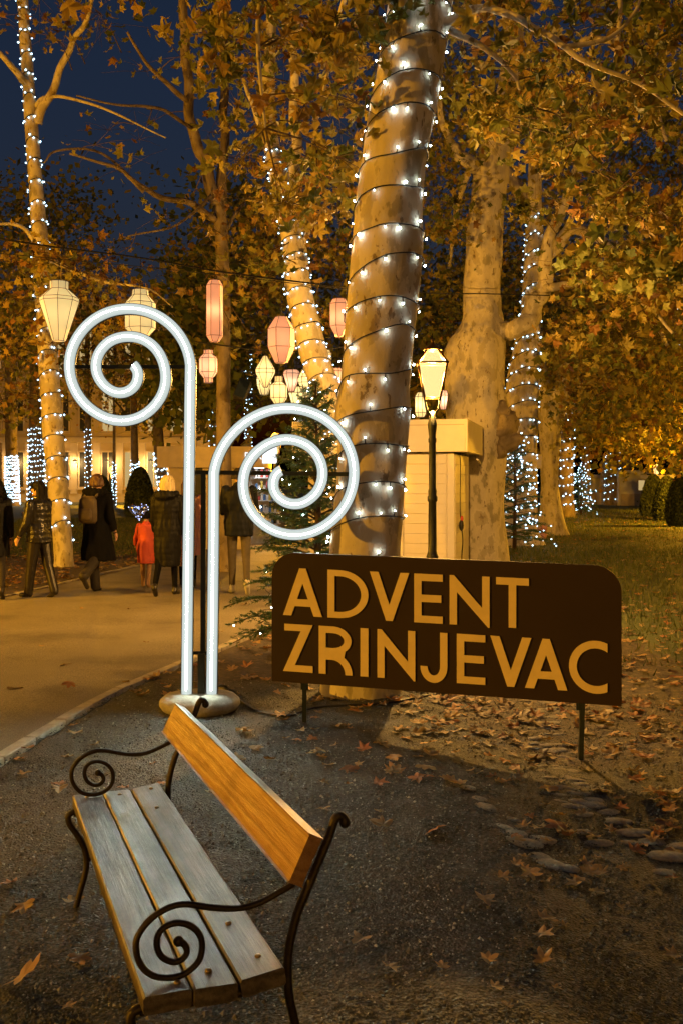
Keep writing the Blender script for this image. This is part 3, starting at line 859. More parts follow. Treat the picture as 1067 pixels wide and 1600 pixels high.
# --- left slim wrapped tree
tl = px_trunk([(886, 82, 118), (860, 85, 114), (700, 69, 102), (600, 63, 94), (500, 57, 85), (400, 52, 78), (300, 46, 68), (200, 40, 60), (100, 34, 52), (20, 29, 46), (-100, 24, 40), (-240, 25, 35)], 19.2, 6, 0.05)
cr = Crown()
cr.region(-20, 130, 380, 560, 16, 22, 22, 30, .6, .19, .62)
cr.region(110, 260, 420, 520, 16, 21, 11, 24, .55, .19, .66)
cr.region(-20, 220, -40, 60, 15, 20, 14, 14, .6, .19, .5)
cr.region(-20, 60, 540, 660, 18, 24, 8, 30, .7, .19, .55)
make_tree('tl', 'plane_tree', 'slender leaning tree at the left, orange lit and wound with lights', tl, 80, 20, 'plane_bark', None,
    [[(58, 190, 19.2, .10), (80, 140, 19, .075), (108, 78, 18.7, .06), (135, 30, 18.4, .045), (150, -40, 18, .04)],
     [(46, 130, 19.2, .09), (20, 105, 18.8, .06), (-20, 60, 18.4, .04)],
     [(56, 165, 19.2, .05), (80, 150, 19, .035), (150, 165, 18.5, .025), (260, 215, 18, .012)],
     [(72, 400, 19.2, .05), (110, 420, 18.6, .04), (160, 440, 18, .03), (230, 450, 17.5, .018), (270, 480, 17, .01)],
     [(60, 380, 19.2, .05), (30, 352, 19, .035), (-20, 350, 18.6, .02)]], cr, MID, twig_r=.014)
string_lights('white lights wound up the slender leaning tree at the left', tl, 0.45, 11.5, 27, 9, 0.019, 0.008, 'bulb_far', False, 0, -.12)

# --- bare-limbed tree left of centre
tb = px_trunk([(870, 338, 368), (680, 338, 361), (500, 339, 361), (400, 338, 358), (345, 335, 355), (310, 334, 352)], 18.0, 7, 0.05)
cr = Crown()
cr.region(140, 420, 60, 420, 14, 20, 20, 6, .6, .18, .55)
cr.region(330, 480, 330, 560, 17, 24, 22, 26, .7, .19, .55)
make_tree('tb', 'plane_tree', 'brown sparse limbed tree rising behind the neon sign between the two hanging lanterns', tb, 50, 18, 'rough_bark', None,
    [[(340, 320, 18, .12), (325, 270, 18, .11), (308, 225, 18, .10), (296, 160, 17.8, .09), (290, 90, 17.6, .085), (286, 0, 17.4, .08), (284, -90, 17.2, .07)],
     [(345, 315, 18, .10), (350, 240, 18.2, .085), (350, 150, 18.3, .08), (352, 30, 18.4, .07), (350, -80, 18.5, .06)],
     [(340, 345, 18, .07), (300, 320, 17.6, .06), (250, 308, 17.2, .05), (215, 285, 16.8, .04), (180, 262, 16.5, .03), (110, 240, 16, .018)],
     [(296, 160, 17.8, .05), (260, 130, 17.2, .04), (230, 100, 16.8, .03), (200, 50, 16.5, .02)],
     [(300, 200, 17.9, .035), (250, 170, 17, .028), (190, 165, 16.5, .02), (120, 150, 16, .012)],
     [(352, 360, 18, .04), (375, 325, 18.2, .03), (400, 295, 18.4, .022), (430, 290, 18.4, .014)],
     [(225, 300, 16.9, .03), (160, 240, 16.4, .022), (90, 235, 16, .018), (70, 255, 15.8, .012)],
     [(335, 300, 18, .03), (280, 350, 17, .02), (200, 370, 16.5, .014)]], cr, MID, twig_r=.013)

# --- wrapped leaning tree behind lanterns
tw = px_trunk([(860, 560, 622), (700, 512, 566), (620, 488, 538), (560, 470, 515), (500, 456, 500), (450, 446, 488), (380, 440, 478), (330, 430, 468), (290, 424, 458), (240, 414, 440), (160, 408, 430), (60, 415, 432), (-60, 420, 432)], 16.0, 8, 0.05)
cr = Crown()
cr.region(370, 570, 150, 420, 13, 18, 24, 26, .5, .18, .5)
cr.region(480, 560, 380, 520, 17, 24, 14, 24, .6, .18, .5)
cr.region(300, 600, -60, 160, 13, 19, 24, 26, .7, .18, .45)
make_tree('tw', 'plane_tree', 'pale tree leaning left among the hanging lanterns, its trunk wound with lights', tw, 70, 22, 'plane_bark', None,
    [[(455, 320, 16, .10), (461, 260, 16, .09), (462, 200, 16, .08), (460, 120, 15.8, .07), (455, 20, 15.5, .05)],
     [(470, 390, 16, .05), (490, 350, 15.8, .04), (520, 330, 15.5, .03), (545, 320, 15.3, .02)],
     [(430, 260, 16, .05), (400, 180, 15.8, .04), (380, 120, 15.5, .03)]], cr, MID, twig_r=.012)
string_lights('dense white lights on the leaning trunk among the lanterns', tw, 0.6, 7.0, 23, 13, 0.016, 0.007, 'bulb_far', False, 2, -.10)

# --- far left wrapped trunks
fl = [('thick sheath of lights on the far trunk at the left edge', 10, 30, 786, 718, 70, 3.5, 16, 34, .05),
      ('lights on the dark trunk left of the slender leaning tree', 44, 70, 792, 686, 60, 5.0, 15, 22, .04),
      ('thin line of lights on the far trunk above the backpack', 134, 144, 790, 692, 64, 5.2, 15, 6, .035),
      ('light sheath on the far trunk behind the large clipped yew', 206, 219, 790, 724, 66, 3.1, 9, 18, .045),
      ('light sheath on the tilted far trunk left of the beige hut', 250, 268, 795, 715, 58, 3.4, 9, 18, .04),
      ('narrow string of lights next to the small distant lamp', 176, 182, 792, 725, 66, 3.0, 14, 5, .035),
      ('thin vertical lights on the far trunk behind the neon tubes', 328, 342, 785, 600, 48, 7.0, 22, 7, .028),
      ('thin vertical lights on the far trunk over the beige hut roof', 384, 394, 785, 560, 46, 7.6, 24, 6, .028)]
for i, (lab, xl, xr, yb, yt, d, zt, turns, per, br) in enumerate(fl):
    lean = -14 if i == 4 else random.uniform(-6, 4)
    t = px_trunk([(yb, xl - 1, xr + 1), (yb - 20, xl, xr), (yt, xl + lean * .6, xr + lean * .6 - 1), (yt - 120, xl + lean, xr + lean - 3), (yt - 240, xl + lean * 1.4 + 2, xr + lean * 1.4 - 4)], d, 30 + i, .04)
    cr = Crown(); cxm = (xl + xr) / 2 + lean
    cr.region(cxm - 75, cxm + 75, yt - 240, yt - 50, d - 6, d + 6, 20, 44, 1.7, .28, .62)
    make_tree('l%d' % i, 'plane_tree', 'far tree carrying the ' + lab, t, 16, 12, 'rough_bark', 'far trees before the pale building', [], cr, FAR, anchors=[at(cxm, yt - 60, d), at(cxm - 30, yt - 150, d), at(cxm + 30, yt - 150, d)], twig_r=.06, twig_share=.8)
    string_lights(lab, t, 0.2 if i not in (6, 7) else 2.2, zt, turns, per, br, 0.012, 'bulb_far', False, i, 0, .05)

# --- distant woodland masses
def wood(name, label, regions, size):
    cr = Crown()
    for (x0, x1, y0, y1, d0, d1, nc, nl, rad, tone) in regions: cr.region(x0, x1, y0, y1, d0, d1, nc, int(nl * 1.6), rad, size, tone)
    pos = np.concatenate(cr.pos)
    o = link(name, scatter(FAR, pos, np.concatenate(cr.size), rand_rot(len(pos), PI, 1.0), np.concatenate(cr.tone), name, MAT['plane_leaf']))
    mbt = MB()
    return tag(o, label, 'trees', kind='stuff')
wood('far_trees', 'dark mass of distant autumn treetops behind the park lawns', [
    (-40, 120, 300, 560, 40, 75, 60, 60, 3.0, .35), (270, 340, 400, 650, 30, 45, 45, 70, 1.6, .2), (330, 620, 300, 640, 34, 60, 90, 60, 2.6, .3),
    (600, 1090, 100, 700, 60, 95, 190, 60, 4.2, .2), (640, 860, 420, 640, 45, 60, 40, 60, 3.0, .3), (560, 720, 440, 720, 36, 60, 50, 60, 2.4, .4)], .36)

# ------------------------------------------------------------------ neon scroll light
NY = 7.05
def npx(px, py): return at(px, py, NY)
def spiral_px(c, table, n=10):
    th = [a for a, _ in table]; out = []
    P = catmull([(a, r) for a, r in table], n)
    for a, r in P:
        a = math.radians(a); out.append((c[0] + r * math.cos(a), c[1] - r * math.sin(a)))
    return out
neon = thing('neon_scroll_light', 'tall white neon light of two curled scrolls on a round concrete foot', 'neon light', (-1.0, NY, 0))
left_px = [(292, 1087), (294, 900), (296, 740), (297, 640)] + spiral_px((200, 571), [(0, 98), (45, 92), (90, 88.5), (135, 89), (180, 91), (225, 89.5), (270, 86), (315, 72), (360, 57), (405, 49), (450, 45), (495, 47), (540, 49.5), (580, 48), (612, 45), (640, 37), (672, 24), (703, 13), (722, 9)])
right_px = [(331, 1087), (333, 950), (334, 840)] + spiral_px((455, 740), [(180, 120.5), (135, 108), (90, 102), (45, 99.5), (0, 98), (-45, 97), (-90, 95.5), (-135, 86), (-180, 73), (-225, 60), (-270, 53), (-315, 50), (-360, 49), (-405, 49), (-443, 48), (-485, 40), (-527, 26.5), (-558, 16)])
def neon_part(pxs, tag_end):
    pts = [npx(*p) for p in pxs]
    # resample the straight run
    path = []
    for i in range(len(pts) - 1):
        k = max(1, int((pts[i + 1] - pts[i]).length / 0.05))
        for j in range(k): path.append(pts[i].lerp(pts[i + 1], j / k))
    path.append(pts[-1])
    R = 0.037; ns = 28
    mb = MB(); vs = []; back = []
    N = len(path)
    for i in range(N):
        t = (path[min(i + 1, N - 1)] - path[max(i - 1, 0)]).normalized()
        sd = Vector((t.z, 0, -t.x))
        for k in range(ns + 1):
            a = PI * (k / ns)
            vs.append(path[i] + sd * (R * math.cos(a)) + Vector((0, -R * 0.95 * math.sin(a) - 0.0, 0)))
    fs = []
    for i in range(N - 1):
        for k in range(ns):
            a = i * (ns + 1) + k; fs.append((a, a + 1, a + ns + 2, a + ns + 1))
    fs.append(tuple(range(ns + 1))); fs.append(tuple((N - 1) * (ns + 1) + k for k in range(ns, -1, -1)))
    mb.add(vs, fs, 0, True)
    o = mb.build('neon_tube', MAT['neon_tube'], neon)
    # metal channel behind the diffuser
    ch = MB(); vs = []
    for i in range(N):
        t = (path[min(i + 1, N - 1)] - path[max(i - 1, 0)]).normalized()
        sd = Vector((t.z, 0, -t.x))
        for (u, w) in ((-R - .004, .001), (R + .004, .001), (R + .004, .03), (-R - .004, .03)):
            vs.append(path[i] + sd * u + Vector((0, w, 0)))
    fs = []
    for i in range(N - 1):
        for k in range(4):
            a = i * 4 + k; b = i * 4 + (k + 1) % 4; fs.append((a, b, b + 4, a + 4))
    fs.append((0, 1, 2, 3)); fs.append(tuple((N - 1) * 4 + k for k in (3, 2, 1, 0)))
    ch.add(vs, fs, 0, False)
    ch.build('channel', MAT['dark_metal'], o)
neon_part(left_px, 0); neon_part(right_px, 1)
def bar(mb, a, b, w):
    a = Vector(a); b = Vector(b); L = (b - a).length; d = (b - a).normalized()
    mb.box((a + b) / 2, (w, w, L), d.to_track_quat('Z', 'Y').to_matrix())
mb = MB(); bar(mb, npx(317, 735) + Vector((0, .055, 0)), npx(316, 1080) + Vector((0, .055, 0)), .034)
mb.build('post', MAT['dark_metal'], neon)
mb = MB(); bar(mb, npx(318, 738) + Vector((0, .053, 0)), npx(556, 741) + Vector((0, .053, 0)), .03); mb.build('crossbar', MAT['dark_metal'], neon)
mb = MB(); bar(mb, npx(110, 572) + Vector((0, .053, 0)), npx(299, 572) + Vector((0, .053, 0)), .026); mb.build('crossbar', MAT['dark_metal'], neon)
mb = MB(); bar(mb, npx(294, 738) + Vector((0, .054, 0)), npx(317, 738) + Vector((0, .054, 0)), .028); mb.build('crossbar', MAT['dark_metal'], neon)
mb = MB(); bar(mb, npx(315, 1022) + Vector((0, .02, 0)), npx(315, 1093) + Vector((0, .02, 0)), .05); bar(mb, npx(292, 1022) + Vector((0, .05, 0)), npx(334, 1022) + Vector((0, .05, 0)), .022)
mb.build('sleeve', MAT['dark_metal'], neon)
mb = MB(); mb.lathe([(.20, -.02), (.262, .005), (.285, .04), (.28, .07), (.25, .097), (.18, .108), (.05, .11)], 40, (-1.0, NY, 0)); mb.build('foot', MAT['concrete'], neon)

def cable_obj(label, pts, r=.009):
    mb = MB(); mb.tube([Vector(p) for p in catmull([tuple(p) for p in pts], 8)], r, 6)
    return tag(mb.build('power_cable', MAT['cable']), label, 'cable')
def gp(px, py, h=.008): v = on_ground(px, py); v.z += h; return v
cable_obj('black power cable curling from the neon foot across the gravel to the sign', [npx(336, 1075) + Vector((0, .06, 0)), gp(352, 1082, .05), gp(372, 1092), gp(392, 1108), gp(420, 1117), gp(452, 1120), gp(490, 1108), gp(540, 1104), gp(585, 1102), gp(625, 1097), gp(660, 1090), gp(690, 1084)], .009)
mb = MB(); mb.tube([gp(338, 1080, .03), gp(368, 1090, .03)], .022, 8); tag(mb.build('plug_connector', MAT['cable']), 'fat black plug connector lying beside the concrete foot', 'connector')

# ------------------------------------------------------------------ sign
SL = Vector(((425 - CX) / F_PX * 6.70, 6.70, 0)); SR = Vector(((970.5 - CX) / F_PX * 6.17, 6.17, 0))
su = (SR - SL); SW = su.length; su = su / SW
sn = Vector((su.y, -su.x, 0))        # towards the viewer
SH = 0.868; TILT = -0.052             # drop of the right end
SB = CAM_H - (1064 - HY) / F_PX * 6.70
sign = thing('park_sign', 'dark brown board with raised golden letters on two black posts', 'sign', ((SL.x + SR.x) / 2, (SL.y + SR.y) / 2, -.05))
def sp(u, v, off=0.0): # u 0..SW, v 0..SH
    return SL + su * u + Vector((0, 0, SB + v + TILT * (u / SW))) + sn * off
def poly_solid(name, outlines, t0, t1, mat, parent, bevel=0.0):
    cu = bpy.data.curves.new(name, 'CURVE'); cu.dimensions = '2D'; cu.fill_mode = 'BOTH'; cu.extrude = (t1 - t0) / 2
    cu.bevel_depth = bevel
    for ol in outlines:
        s = cu.splines.new('POLY'); s.points.add(len(ol) - 1); s.use_cyclic_u = True
        for p, q in zip(s.points, ol): p.co = (q[0], q[1], 0, 1)
    tmp = bpy.data.objects.new(name, cu); COL.objects.link(tmp)
    dg = bpy.context.evaluated_depsgraph_get(); dg.update()
    me = bpy.data.meshes.new_from_object(tmp.evaluated_get(dg)); me.name = name
    bpy.data.objects.remove(tmp)
    off = (t0 + t1) / 2; pl = parent_loc(parent)
    for v in me.vertices: v.co = sp(v.co.x, v.co.y, off + v.co.z) - pl
    me.materials.clear(); me.materials.append(mat)
    return link(name, me, parent)
rc = .165
outl = [(0, 0), (SW, 0)] + [(SW - rc + rc * math.cos(a), SH - rc + rc * math.sin(a)) for a in np.linspace(0, PI / 2, 12)] + [(rc + rc * math.cos(a), SH - rc + rc * math.sin(a)) for a in np.linspace(PI / 2, PI, 12)]
poly_solid('board', [outl], -.03, 0, MAT['sign_board'], sign)
def arc(cx, cy_, rx, ry, a0, a1, n=14): return [(cx + rx * math.cos(math.radians(a)), cy_ + ry * math.sin(math.radians(a))) for a in np.linspace(a0, a1, n)]
def glyph(ch, w):
    s = .150; t = .182
    if ch in 'AV':
        k = w / 2 - .07; xi = lambda y: t + y * k
        if ch == 'A':
            ya = (w / 2 - t) / k
            return [[(0, 0), (k, 1), (w - k, 1), (w, 0), (w - t, 0), (w - xi(.2), .2), (xi(.2), .2), (t, 0)], [(xi(.35), .35), (w / 2, ya), (w - xi(.35), .35)]]
        yv = 1 - (w / 2 - t) / k
        return [[(0, 1), (k, 0), (w - k, 0), (w, 1), (w - t, 1), (w / 2, yv), (t, 1)]]
    if ch == 'D':
        c = w * .30
        return [[(0, 0), (0, 1)] + arc(c, .5, w - c, .5, 90, -90, 24), [(s, s * .85)] + arc(c, .5, w - c - s, .5 - s * .85, -90, 90, 24) + [(s, 1 - s * .85)]]
    if ch == 'E':
        b = .145
        return [[(0, 0), (0, 1), (w, 1), (w, 1 - b), (s, 1 - b), (s, .575), (w * .95, .575), (w * .95, .425), (s, .425), (s, b), (w, b), (w, 0)]]
    if ch == 'N':
        return [[(0, 0), (0, 1), (.09, 1), (w - s, .36), (w - s, 1), (w, 1), (w, -.03), (w - .03, -.03), (s, .66), (s, 0)]]
    if ch == 'T':
        b = .145; c = w / 2
        return [[(0, 1), (w, 1), (w, 1 - b), (c + s / 2, 1 - b), (c + s / 2, 0), (c - s / 2, 0), (c - s / 2, 1 - b), (0, 1 - b)]]
    if ch == 'Z':
        b = .14
        return [[(0, 0), (w, 0), (w, b), (.26, b), (w, 1), (.03, 1), (.03, 1 - b), (w - .26, 1 - b)]]
    if ch == 'I': return [[(0, 0), (0, 1), (w, 1), (w, 0)]]
    if ch == 'R':
        c = .30; bw = w * .97
        o = [(0, 0), (0, 1)] + arc(c, .705, bw - c, .295, 90, -48, 16) + arc(c, 0, w - c, .44, 55, 0, 10) + arc(c - .02, 0, w - c - s + .02, .30, 0, 90, 10) + [(s, .30), (s, 0)]
        return [o, [(s, .55), (c, .55)] + arc(c, .705, bw - c - s, .155, -90, 90, 12) + [(s, .86)]]
    if ch == 'J':
        return [[(w - s, 1), (w, 1), (w, .30)] + arc(w / 2, .30, w / 2, .33, 0, -180, 18)[1:] + [(s, .30)] + arc(w / 2, .30, w / 2 - s, .33 - s, 180, 360, 14)[1:-1] + [(w - s, .30)]]
    if ch == 'C':
        R = .52; c = .52; q = w - c
        ao = math.degrees(math.acos(q / R)); ai = math.degrees(math.acos(q / (R - s)))
        return [arc(c, .5, R, R, ao, 360 - ao, 30) + arc(c, .5, R - s, R - s, 360 - ai, ai, 26)]
DL, DR = 6.70, 6.17
def su_of(xc):       # crop x -> distance along the board
    px = 400 + xc * .5623; s = (px - 425) / (970.5 - 425)
    return SW * s * DL / (DR + s * (DL - DR))
row1 = [('A', 77, 185), ('D', 200, 312), ('V', 316, 425), ('E', 439, 518), ('N', 537, 648), ('T', 666, 757)]
row2 = [('Z', 77, 159), ('R', 176, 268), ('I', 290, 312), ('N', 337, 442), ('J', 456, 531), ('E', 557, 636), ('V', 650, 764), ('A', 746, 864), ('C', 868, 975)]
CAP = .317
for row, v0 in ((row1, .450), (row2, .075)):
    for ch, a, b in row:
        ua, ub = su_of(a), su_of(b); w = (ub - ua) / CAP
        ols = [[(ua + x * CAP, v0 + y * CAP) for x, y in ol] for ol in glyph(ch, w)]
        poly_solid('letter', ols, .0015, .010, MAT['sign_letter'], sign)
for (px, py, xt) in ((475, 1128, 474), (906, 1190, 911)):
    u = su_of((px - 400) / .5623); p = sp(u, 0, -.015)
    g = gz(p.x, p.y); mb = MB()
    bar(mb, (p.x, p.y, g - .08), (p.x + (.012 if px > 500 else 0), p.y, p.z - .0), .028)
    mb.box((p.x, p.y, p.z - .02), (.05, .012, .05))
    mb.build('post', MAT['dark_metal'], sign)

# ------------------------------------------------------------------ bench
bo = Vector((-.4448, 2.242, .44)); bl = Vector((-.34866, .93704, -.0200)); bw = Vector((.93722, .34873, 0)); bu = bw.cross(bl).normalized()
BM = Matrix(((bw.x, bl.x, bu.x, bo.x), (bw.y, bl.y, bu.y, bo.y), (bw.z, bl.z, bu.z, bo.z), (0, 0, 0, 1)))
bench = thing('park_bench', 'wooden park bench with black scrolled iron arms in the foreground', 'bench')
BL = 1.67
root_m = Matrix.Translation(Vector((bo.x, bo.y, 0)) + bl * (BL / 2) + bw * .18) 
bench.matrix_world = root_m
def bpart(mb, name, mat, parent=None):
    me = mb.mesh(name, mat); o = link(name, me, bench)
    o.matrix_local = Matrix.Translation(-bench.location) @ BM
    if parent is not None:
        o.parent = parent; o.matrix_local = Matrix.Identity(4)
    return o
def plank(prof, l0, l1, seed, nl=14):
    """prof: closed cross-section (w,h), softened corners"""
    mb = MB(); n = len(prof); vs = []
    for i in range(nl + 1):
        l = l0 + (l1 - l0) * i / nl
        for k, (w, h) in enumerate(prof):
            q = Vector((w * 30 + seed, l * 3, h * 30)); vs.append((w + .0012 * mnoise.noise(q), l + (.002 * mnoise.noise(q * 2) if i in (0, nl) else 0), h + .0012 * mnoise.noise(q + Vector((7, 0, 0)))))
    fs = [(i * n + k, (i + 1) * n + k, (i + 1) * n + (k + 1) % n, i * n + (k + 1) % n) for i in range(nl) for k in range(n)]
    fs.append(tuple(range(n))); fs.append(tuple(nl * n + k for k in range(n - 1, -1, -1)))
    mb.add(vs, fs, 0, False); return mb
def rect_prof(w0, h0, w1, h1, th, c=.005):
    """top edge from (w0,h0) to (w1,h1), thickness th below, chamfered"""
    a = Vector((w0, h0)); b = Vector((w1, h1)); d = (b - a).normalized(); nrm = Vector((-d.y, d.x))
    pts = [a + d * c, a - nrm * c, a - nrm * (th - c), a + d * c - nrm * th, b - d * c - nrm * th, b - nrm * (th - c), b - nrm * c, b - d * c]
    return [(p.x, p.y) for p in pts]
seats = [((0.0, 0.0), (.110, .001)), ((.115, .001), (.218, -.001)), ((.223, .001), (.330, .016))]
plank_objs = []
for i, (a, b) in enumerate(seats):
    mb = plank(rect_prof(a[0], a[1], b[0], b[1], .042), random.uniform(-.004, .004), BL + random.uniform(-.004, .004), i * 5.3)
    plank_objs.append(bpart(mb, 'seat_plank', MAT['wood_seat']))
mb = plank(rect_prof(.374, .196, .428, .305, -.034, .005), 0, BL, 33)
mb.f = [tuple(reversed(f)) for f in mb.f]
back_obj = bpart(mb, 'backrest', MAT['wood'])
arm = [(.374, .185), (.325, .165), (.288, .152), (.25, .146), (.202, .15), (.153, .162), (.116, .173), (.082, .175), (.046, .164), (.015, .143), (-.006, .112), (-.007, .077), (.006, .046), (.028, .023), (.057, .012), (.087, .010), (.116, .019), (.14, .041), (.146, .076), (.137, .104), (.116, .124), (.087, .134), (.06, .13), (.043, .113), (.04, .087), (.051, .062), (.075, .046), (.096, .047), (.11, .061), (.105, .080), (.09, .091)]
post = [(.506, .318), (.502, .330), (.49, .336), (.478, .324), (.463, .284), (.435, .225), (.406, .164), (.381, .112), (.362, .042), (.356, -.017), (.359, -.079), (.372, -.142), (.392, -.24), (.42, -.34), (.447, -.445)]
fleg = [(.03, -.045), (-.003, -.048), (-.020, -.061), (-.016, -.091), (.013, -.137), (.039, -.191), (.047, -.243), (.039, -.292), (.025, -.340), (.010, -.395), (.002, -.445)]
for l in (.055, BL - .055):
    P = catmull([(w, l, h) for w, h in arm], 4)
    mb = MB(); mb.tube(P, [.0078] * (len(P) - 4) + [.008, .0085, .009, .010], 8); mb.ellipsoid(P[-1], (.0125, .011, .0125), 10, 6)
    bpart(mb, 'armrest', MAT['iron'])
    P = catmull([(w, l, h) for w, h in post], 4)
    mb = MB(); mb.tube(P, [.0135] * 3 + [.0115] * (len(P) - 3), 8); mb.ellipsoid(P[0], (.0145, .013, .0145), 10, 6); bpart(mb, 'back_leg', MAT['iron'])
    P = catmull([(w, l, h) for w, h in fleg], 4)
    mb = MB(); mb.tube(P, .0115, 8); bpart(mb, 'front_leg', MAT['iron'])
    mb = MB(); P = catmull([(.0, l, -.055), (.12, l, -.055), (.22, l, -.055), (.30, l, -.044), (.358, l, -.028)], 4); mb.tube(P, .011, 8)
    P = catmull([(.045, l, -.24), (.12, l, -.20), (.22, l, -.19), (.32, l, -.24), (.385, l, -.215)], 4); mb.tube(P, .008, 6)
    bpart(mb, 'seat_bracket', MAT['iron'])
bolt_me = MB().ellipsoid((0, 0, 0), (.0085, .0085, .005), 10, 5)
for (w, l, h, p) in ((.085, .045, .0, 0), (.165, .075, .0, 1), (.29, .085, .010, 2), (.27, .30, .0075, 2), (.29, BL - .06, .010, 2), (.27, BL - .30, .0075, 2), (.17, BL - .06, .0, 1), (.05, BL - .05, 0, 0)):
    mb = MB(); mb.ellipsoid((w, l, h + .002), (.0085, .0085, .005), 10, 5); bpart(mb, 'bolt', MAT['bolt'], plank_objs[p])
for l in (.055, BL - .055):
    mb = MB(); mb.ellipsoid((.397, l, .252), (.006, .009, .010), 10, 5); bpart(mb, 'bolt', MAT['bolt'], back_obj)

# ------------------------------------------------------------------ street lamps
def street_lamp(label, loc, H, power, rz=0.6, lit=True, detail=True, col=SODIUM, rad=.055):
    root = thing('street_lamp', label, 'street lamp', loc, 0, 'park lanterns on fluted posts')
    x, y, z0 = loc; o = Vector(loc)
    mb = MB()
    k = H
    prof = [(.13, 0), (.13, .06), (.115, .08), (.115, .30), (.10, .33), (.075, .36), (.085, .40), (.085, .62), (.10, .65), (.10, .68), (.07, .70), (.062, .74), (.072, .77), (.06, .80), (.050, .84), (.045, 1.40), (.058, 1.42), (.058, 1.46), (.048, 1.48), (.050, 1.53), (.042, 1.56), (.040, H - .62), (.048, H - .60), (.048, H - .57), (.04, H - .55), (.05, H - .45), (.055, H - .40), (.038, H - .33), (.03, H - .25)]
    prof = sorted(prof, key=lambda q: q[1])
    mb.lathe(prof, 24, loc, flute=(.83, 1.41)); mb.build('post', MAT['lamp_metal'], root)
    zb = H - .10; zt = H + .30; zr = H + .45
    rb, rt, rr = .125, .235, .095
    rot = rz
    def corner(r, z, i): a = rot + PI / 2 * i; return o + Vector((r * math.cos(a), r * math.sin(a), z))
    br = MB()
    for s in (0, 1, 2, 3):
        a = corner(.03, H - .30, s); b = corner(.095, H - .22, s); c = corner(rb, zb, s)
        br.tube(catmull([tuple(a), tuple(b), tuple(c)], 5), .011, 6)
    br.build('bracket', MAT['lamp_metal'], root)
    fr = MB()
    for i in range(4):
        fr.tube([corner(rb, zb, i), corner(rt, zt, i)], .013, 6)
        fr.tube([corner(rt, zt, i), corner(rr, zr, i)], .013, 6)
        fr.tube([corner(rb, zb, i), corner(rb, zb, i + 1)], .011, 6)
        fr.tube([corner(rt + .012, zt, i), corner(rt + .012, zt, i + 1)], .012, 6)
        fr.tube([corner(rr, zr, i), corner(rr, zr, i + 1)], .010, 6)
    f = fr.build('lantern_frame', MAT['lamp_frame'], root)
    ca = MB(); ca.lathe([(.10, zr), (.115, zr + .012), (.085, zr + .03), (.05, zr + .06), (.025, zr + .075), (.018, zr + .10), (.026, zr + .12), (.004, zr + .15)], 16, loc); ca.build('finial', MAT['lamp_frame'], root)
    for i in range(4):
        g = MB(); q = [corner(rb - .004, zb + .004, i), corner(rb - .004, zb + .004, i + 1), corner(rt - .006, zt - .004, i + 1), corner(rt - .006, zt - .004, i)]
        g.add(q, [(0, 1, 2, 3)], 0, False); g.build('glass_pane', MAT['lamp_glass'], root)
        g = MB(); q = [corner(rt - .006, zt + .004, i), corner(rt - .006, zt + .004, i + 1), corner(rr - .003, zr - .004, i + 1), corner(rr - .003, zr - .004, i)]
        g.add(q, [(0, 1, 2, 3)], 0, False); g.build('roof_pane', MAT['lamp_glass'], root)
    L = bpy.data.lights.new('lamp_light', 'POINT'); L.energy = power; L.color = col; L.shadow_soft_size = rad
    lo = bpy.data.objects.new('lamp_light', L); COL.objects.link(lo); lo.parent = root; lo.location = (0, 0, H + .16)
    return root
LA = at(675, 900, 11.5)
street_lamp('lit park lantern on a fluted post right of the thick plane tree', (LA.x, LA.y, -.02), 2.70, 3400, .72, col=(1.0, 0.5, 0.11))
street_lamp('lit park lantern seen inside the right neon scroll above the beige hut', (-1.72, 26, 0), 2.45, 1500, .8)
street_lamp('small far lit lantern before the pale building at the left', (at(175, 0, 70).x, 70, 0), 2.3, 9000, .8)
street_lamp('small far lit lantern above the clipped yews at the right', (at(1025, 0, 56).x, 56, 0), 2.2, 2000, .8)
street_lamp('park lantern left of the camera, out of the picture', (-31, -8.5, 0), 3.3, 98000, .8)
street_lamp('added fill lantern behind the camera, out of the picture', (7, -26, 0), 3.3, 13000, .8)  # unseen lamp, added to brighten the front of the thick trunk
street_lamp('park lantern on the left lawn, out of the picture', (-7.8, 12.0, 0), 3.0, 5200, .8)
street_lamp('park lantern on the right lawn, out of the picture', (13.5, 21, 0), 3.2, 5200, .8)
street_lamp('park lantern beyond the right lawn, out of the picture', (15.0, 37, 0), 3.2, 17000, .8)
street_lamp('park lantern left of the far lawn, out of the picture', (-17.5, 34, 0), 3.2, 2500, .8)

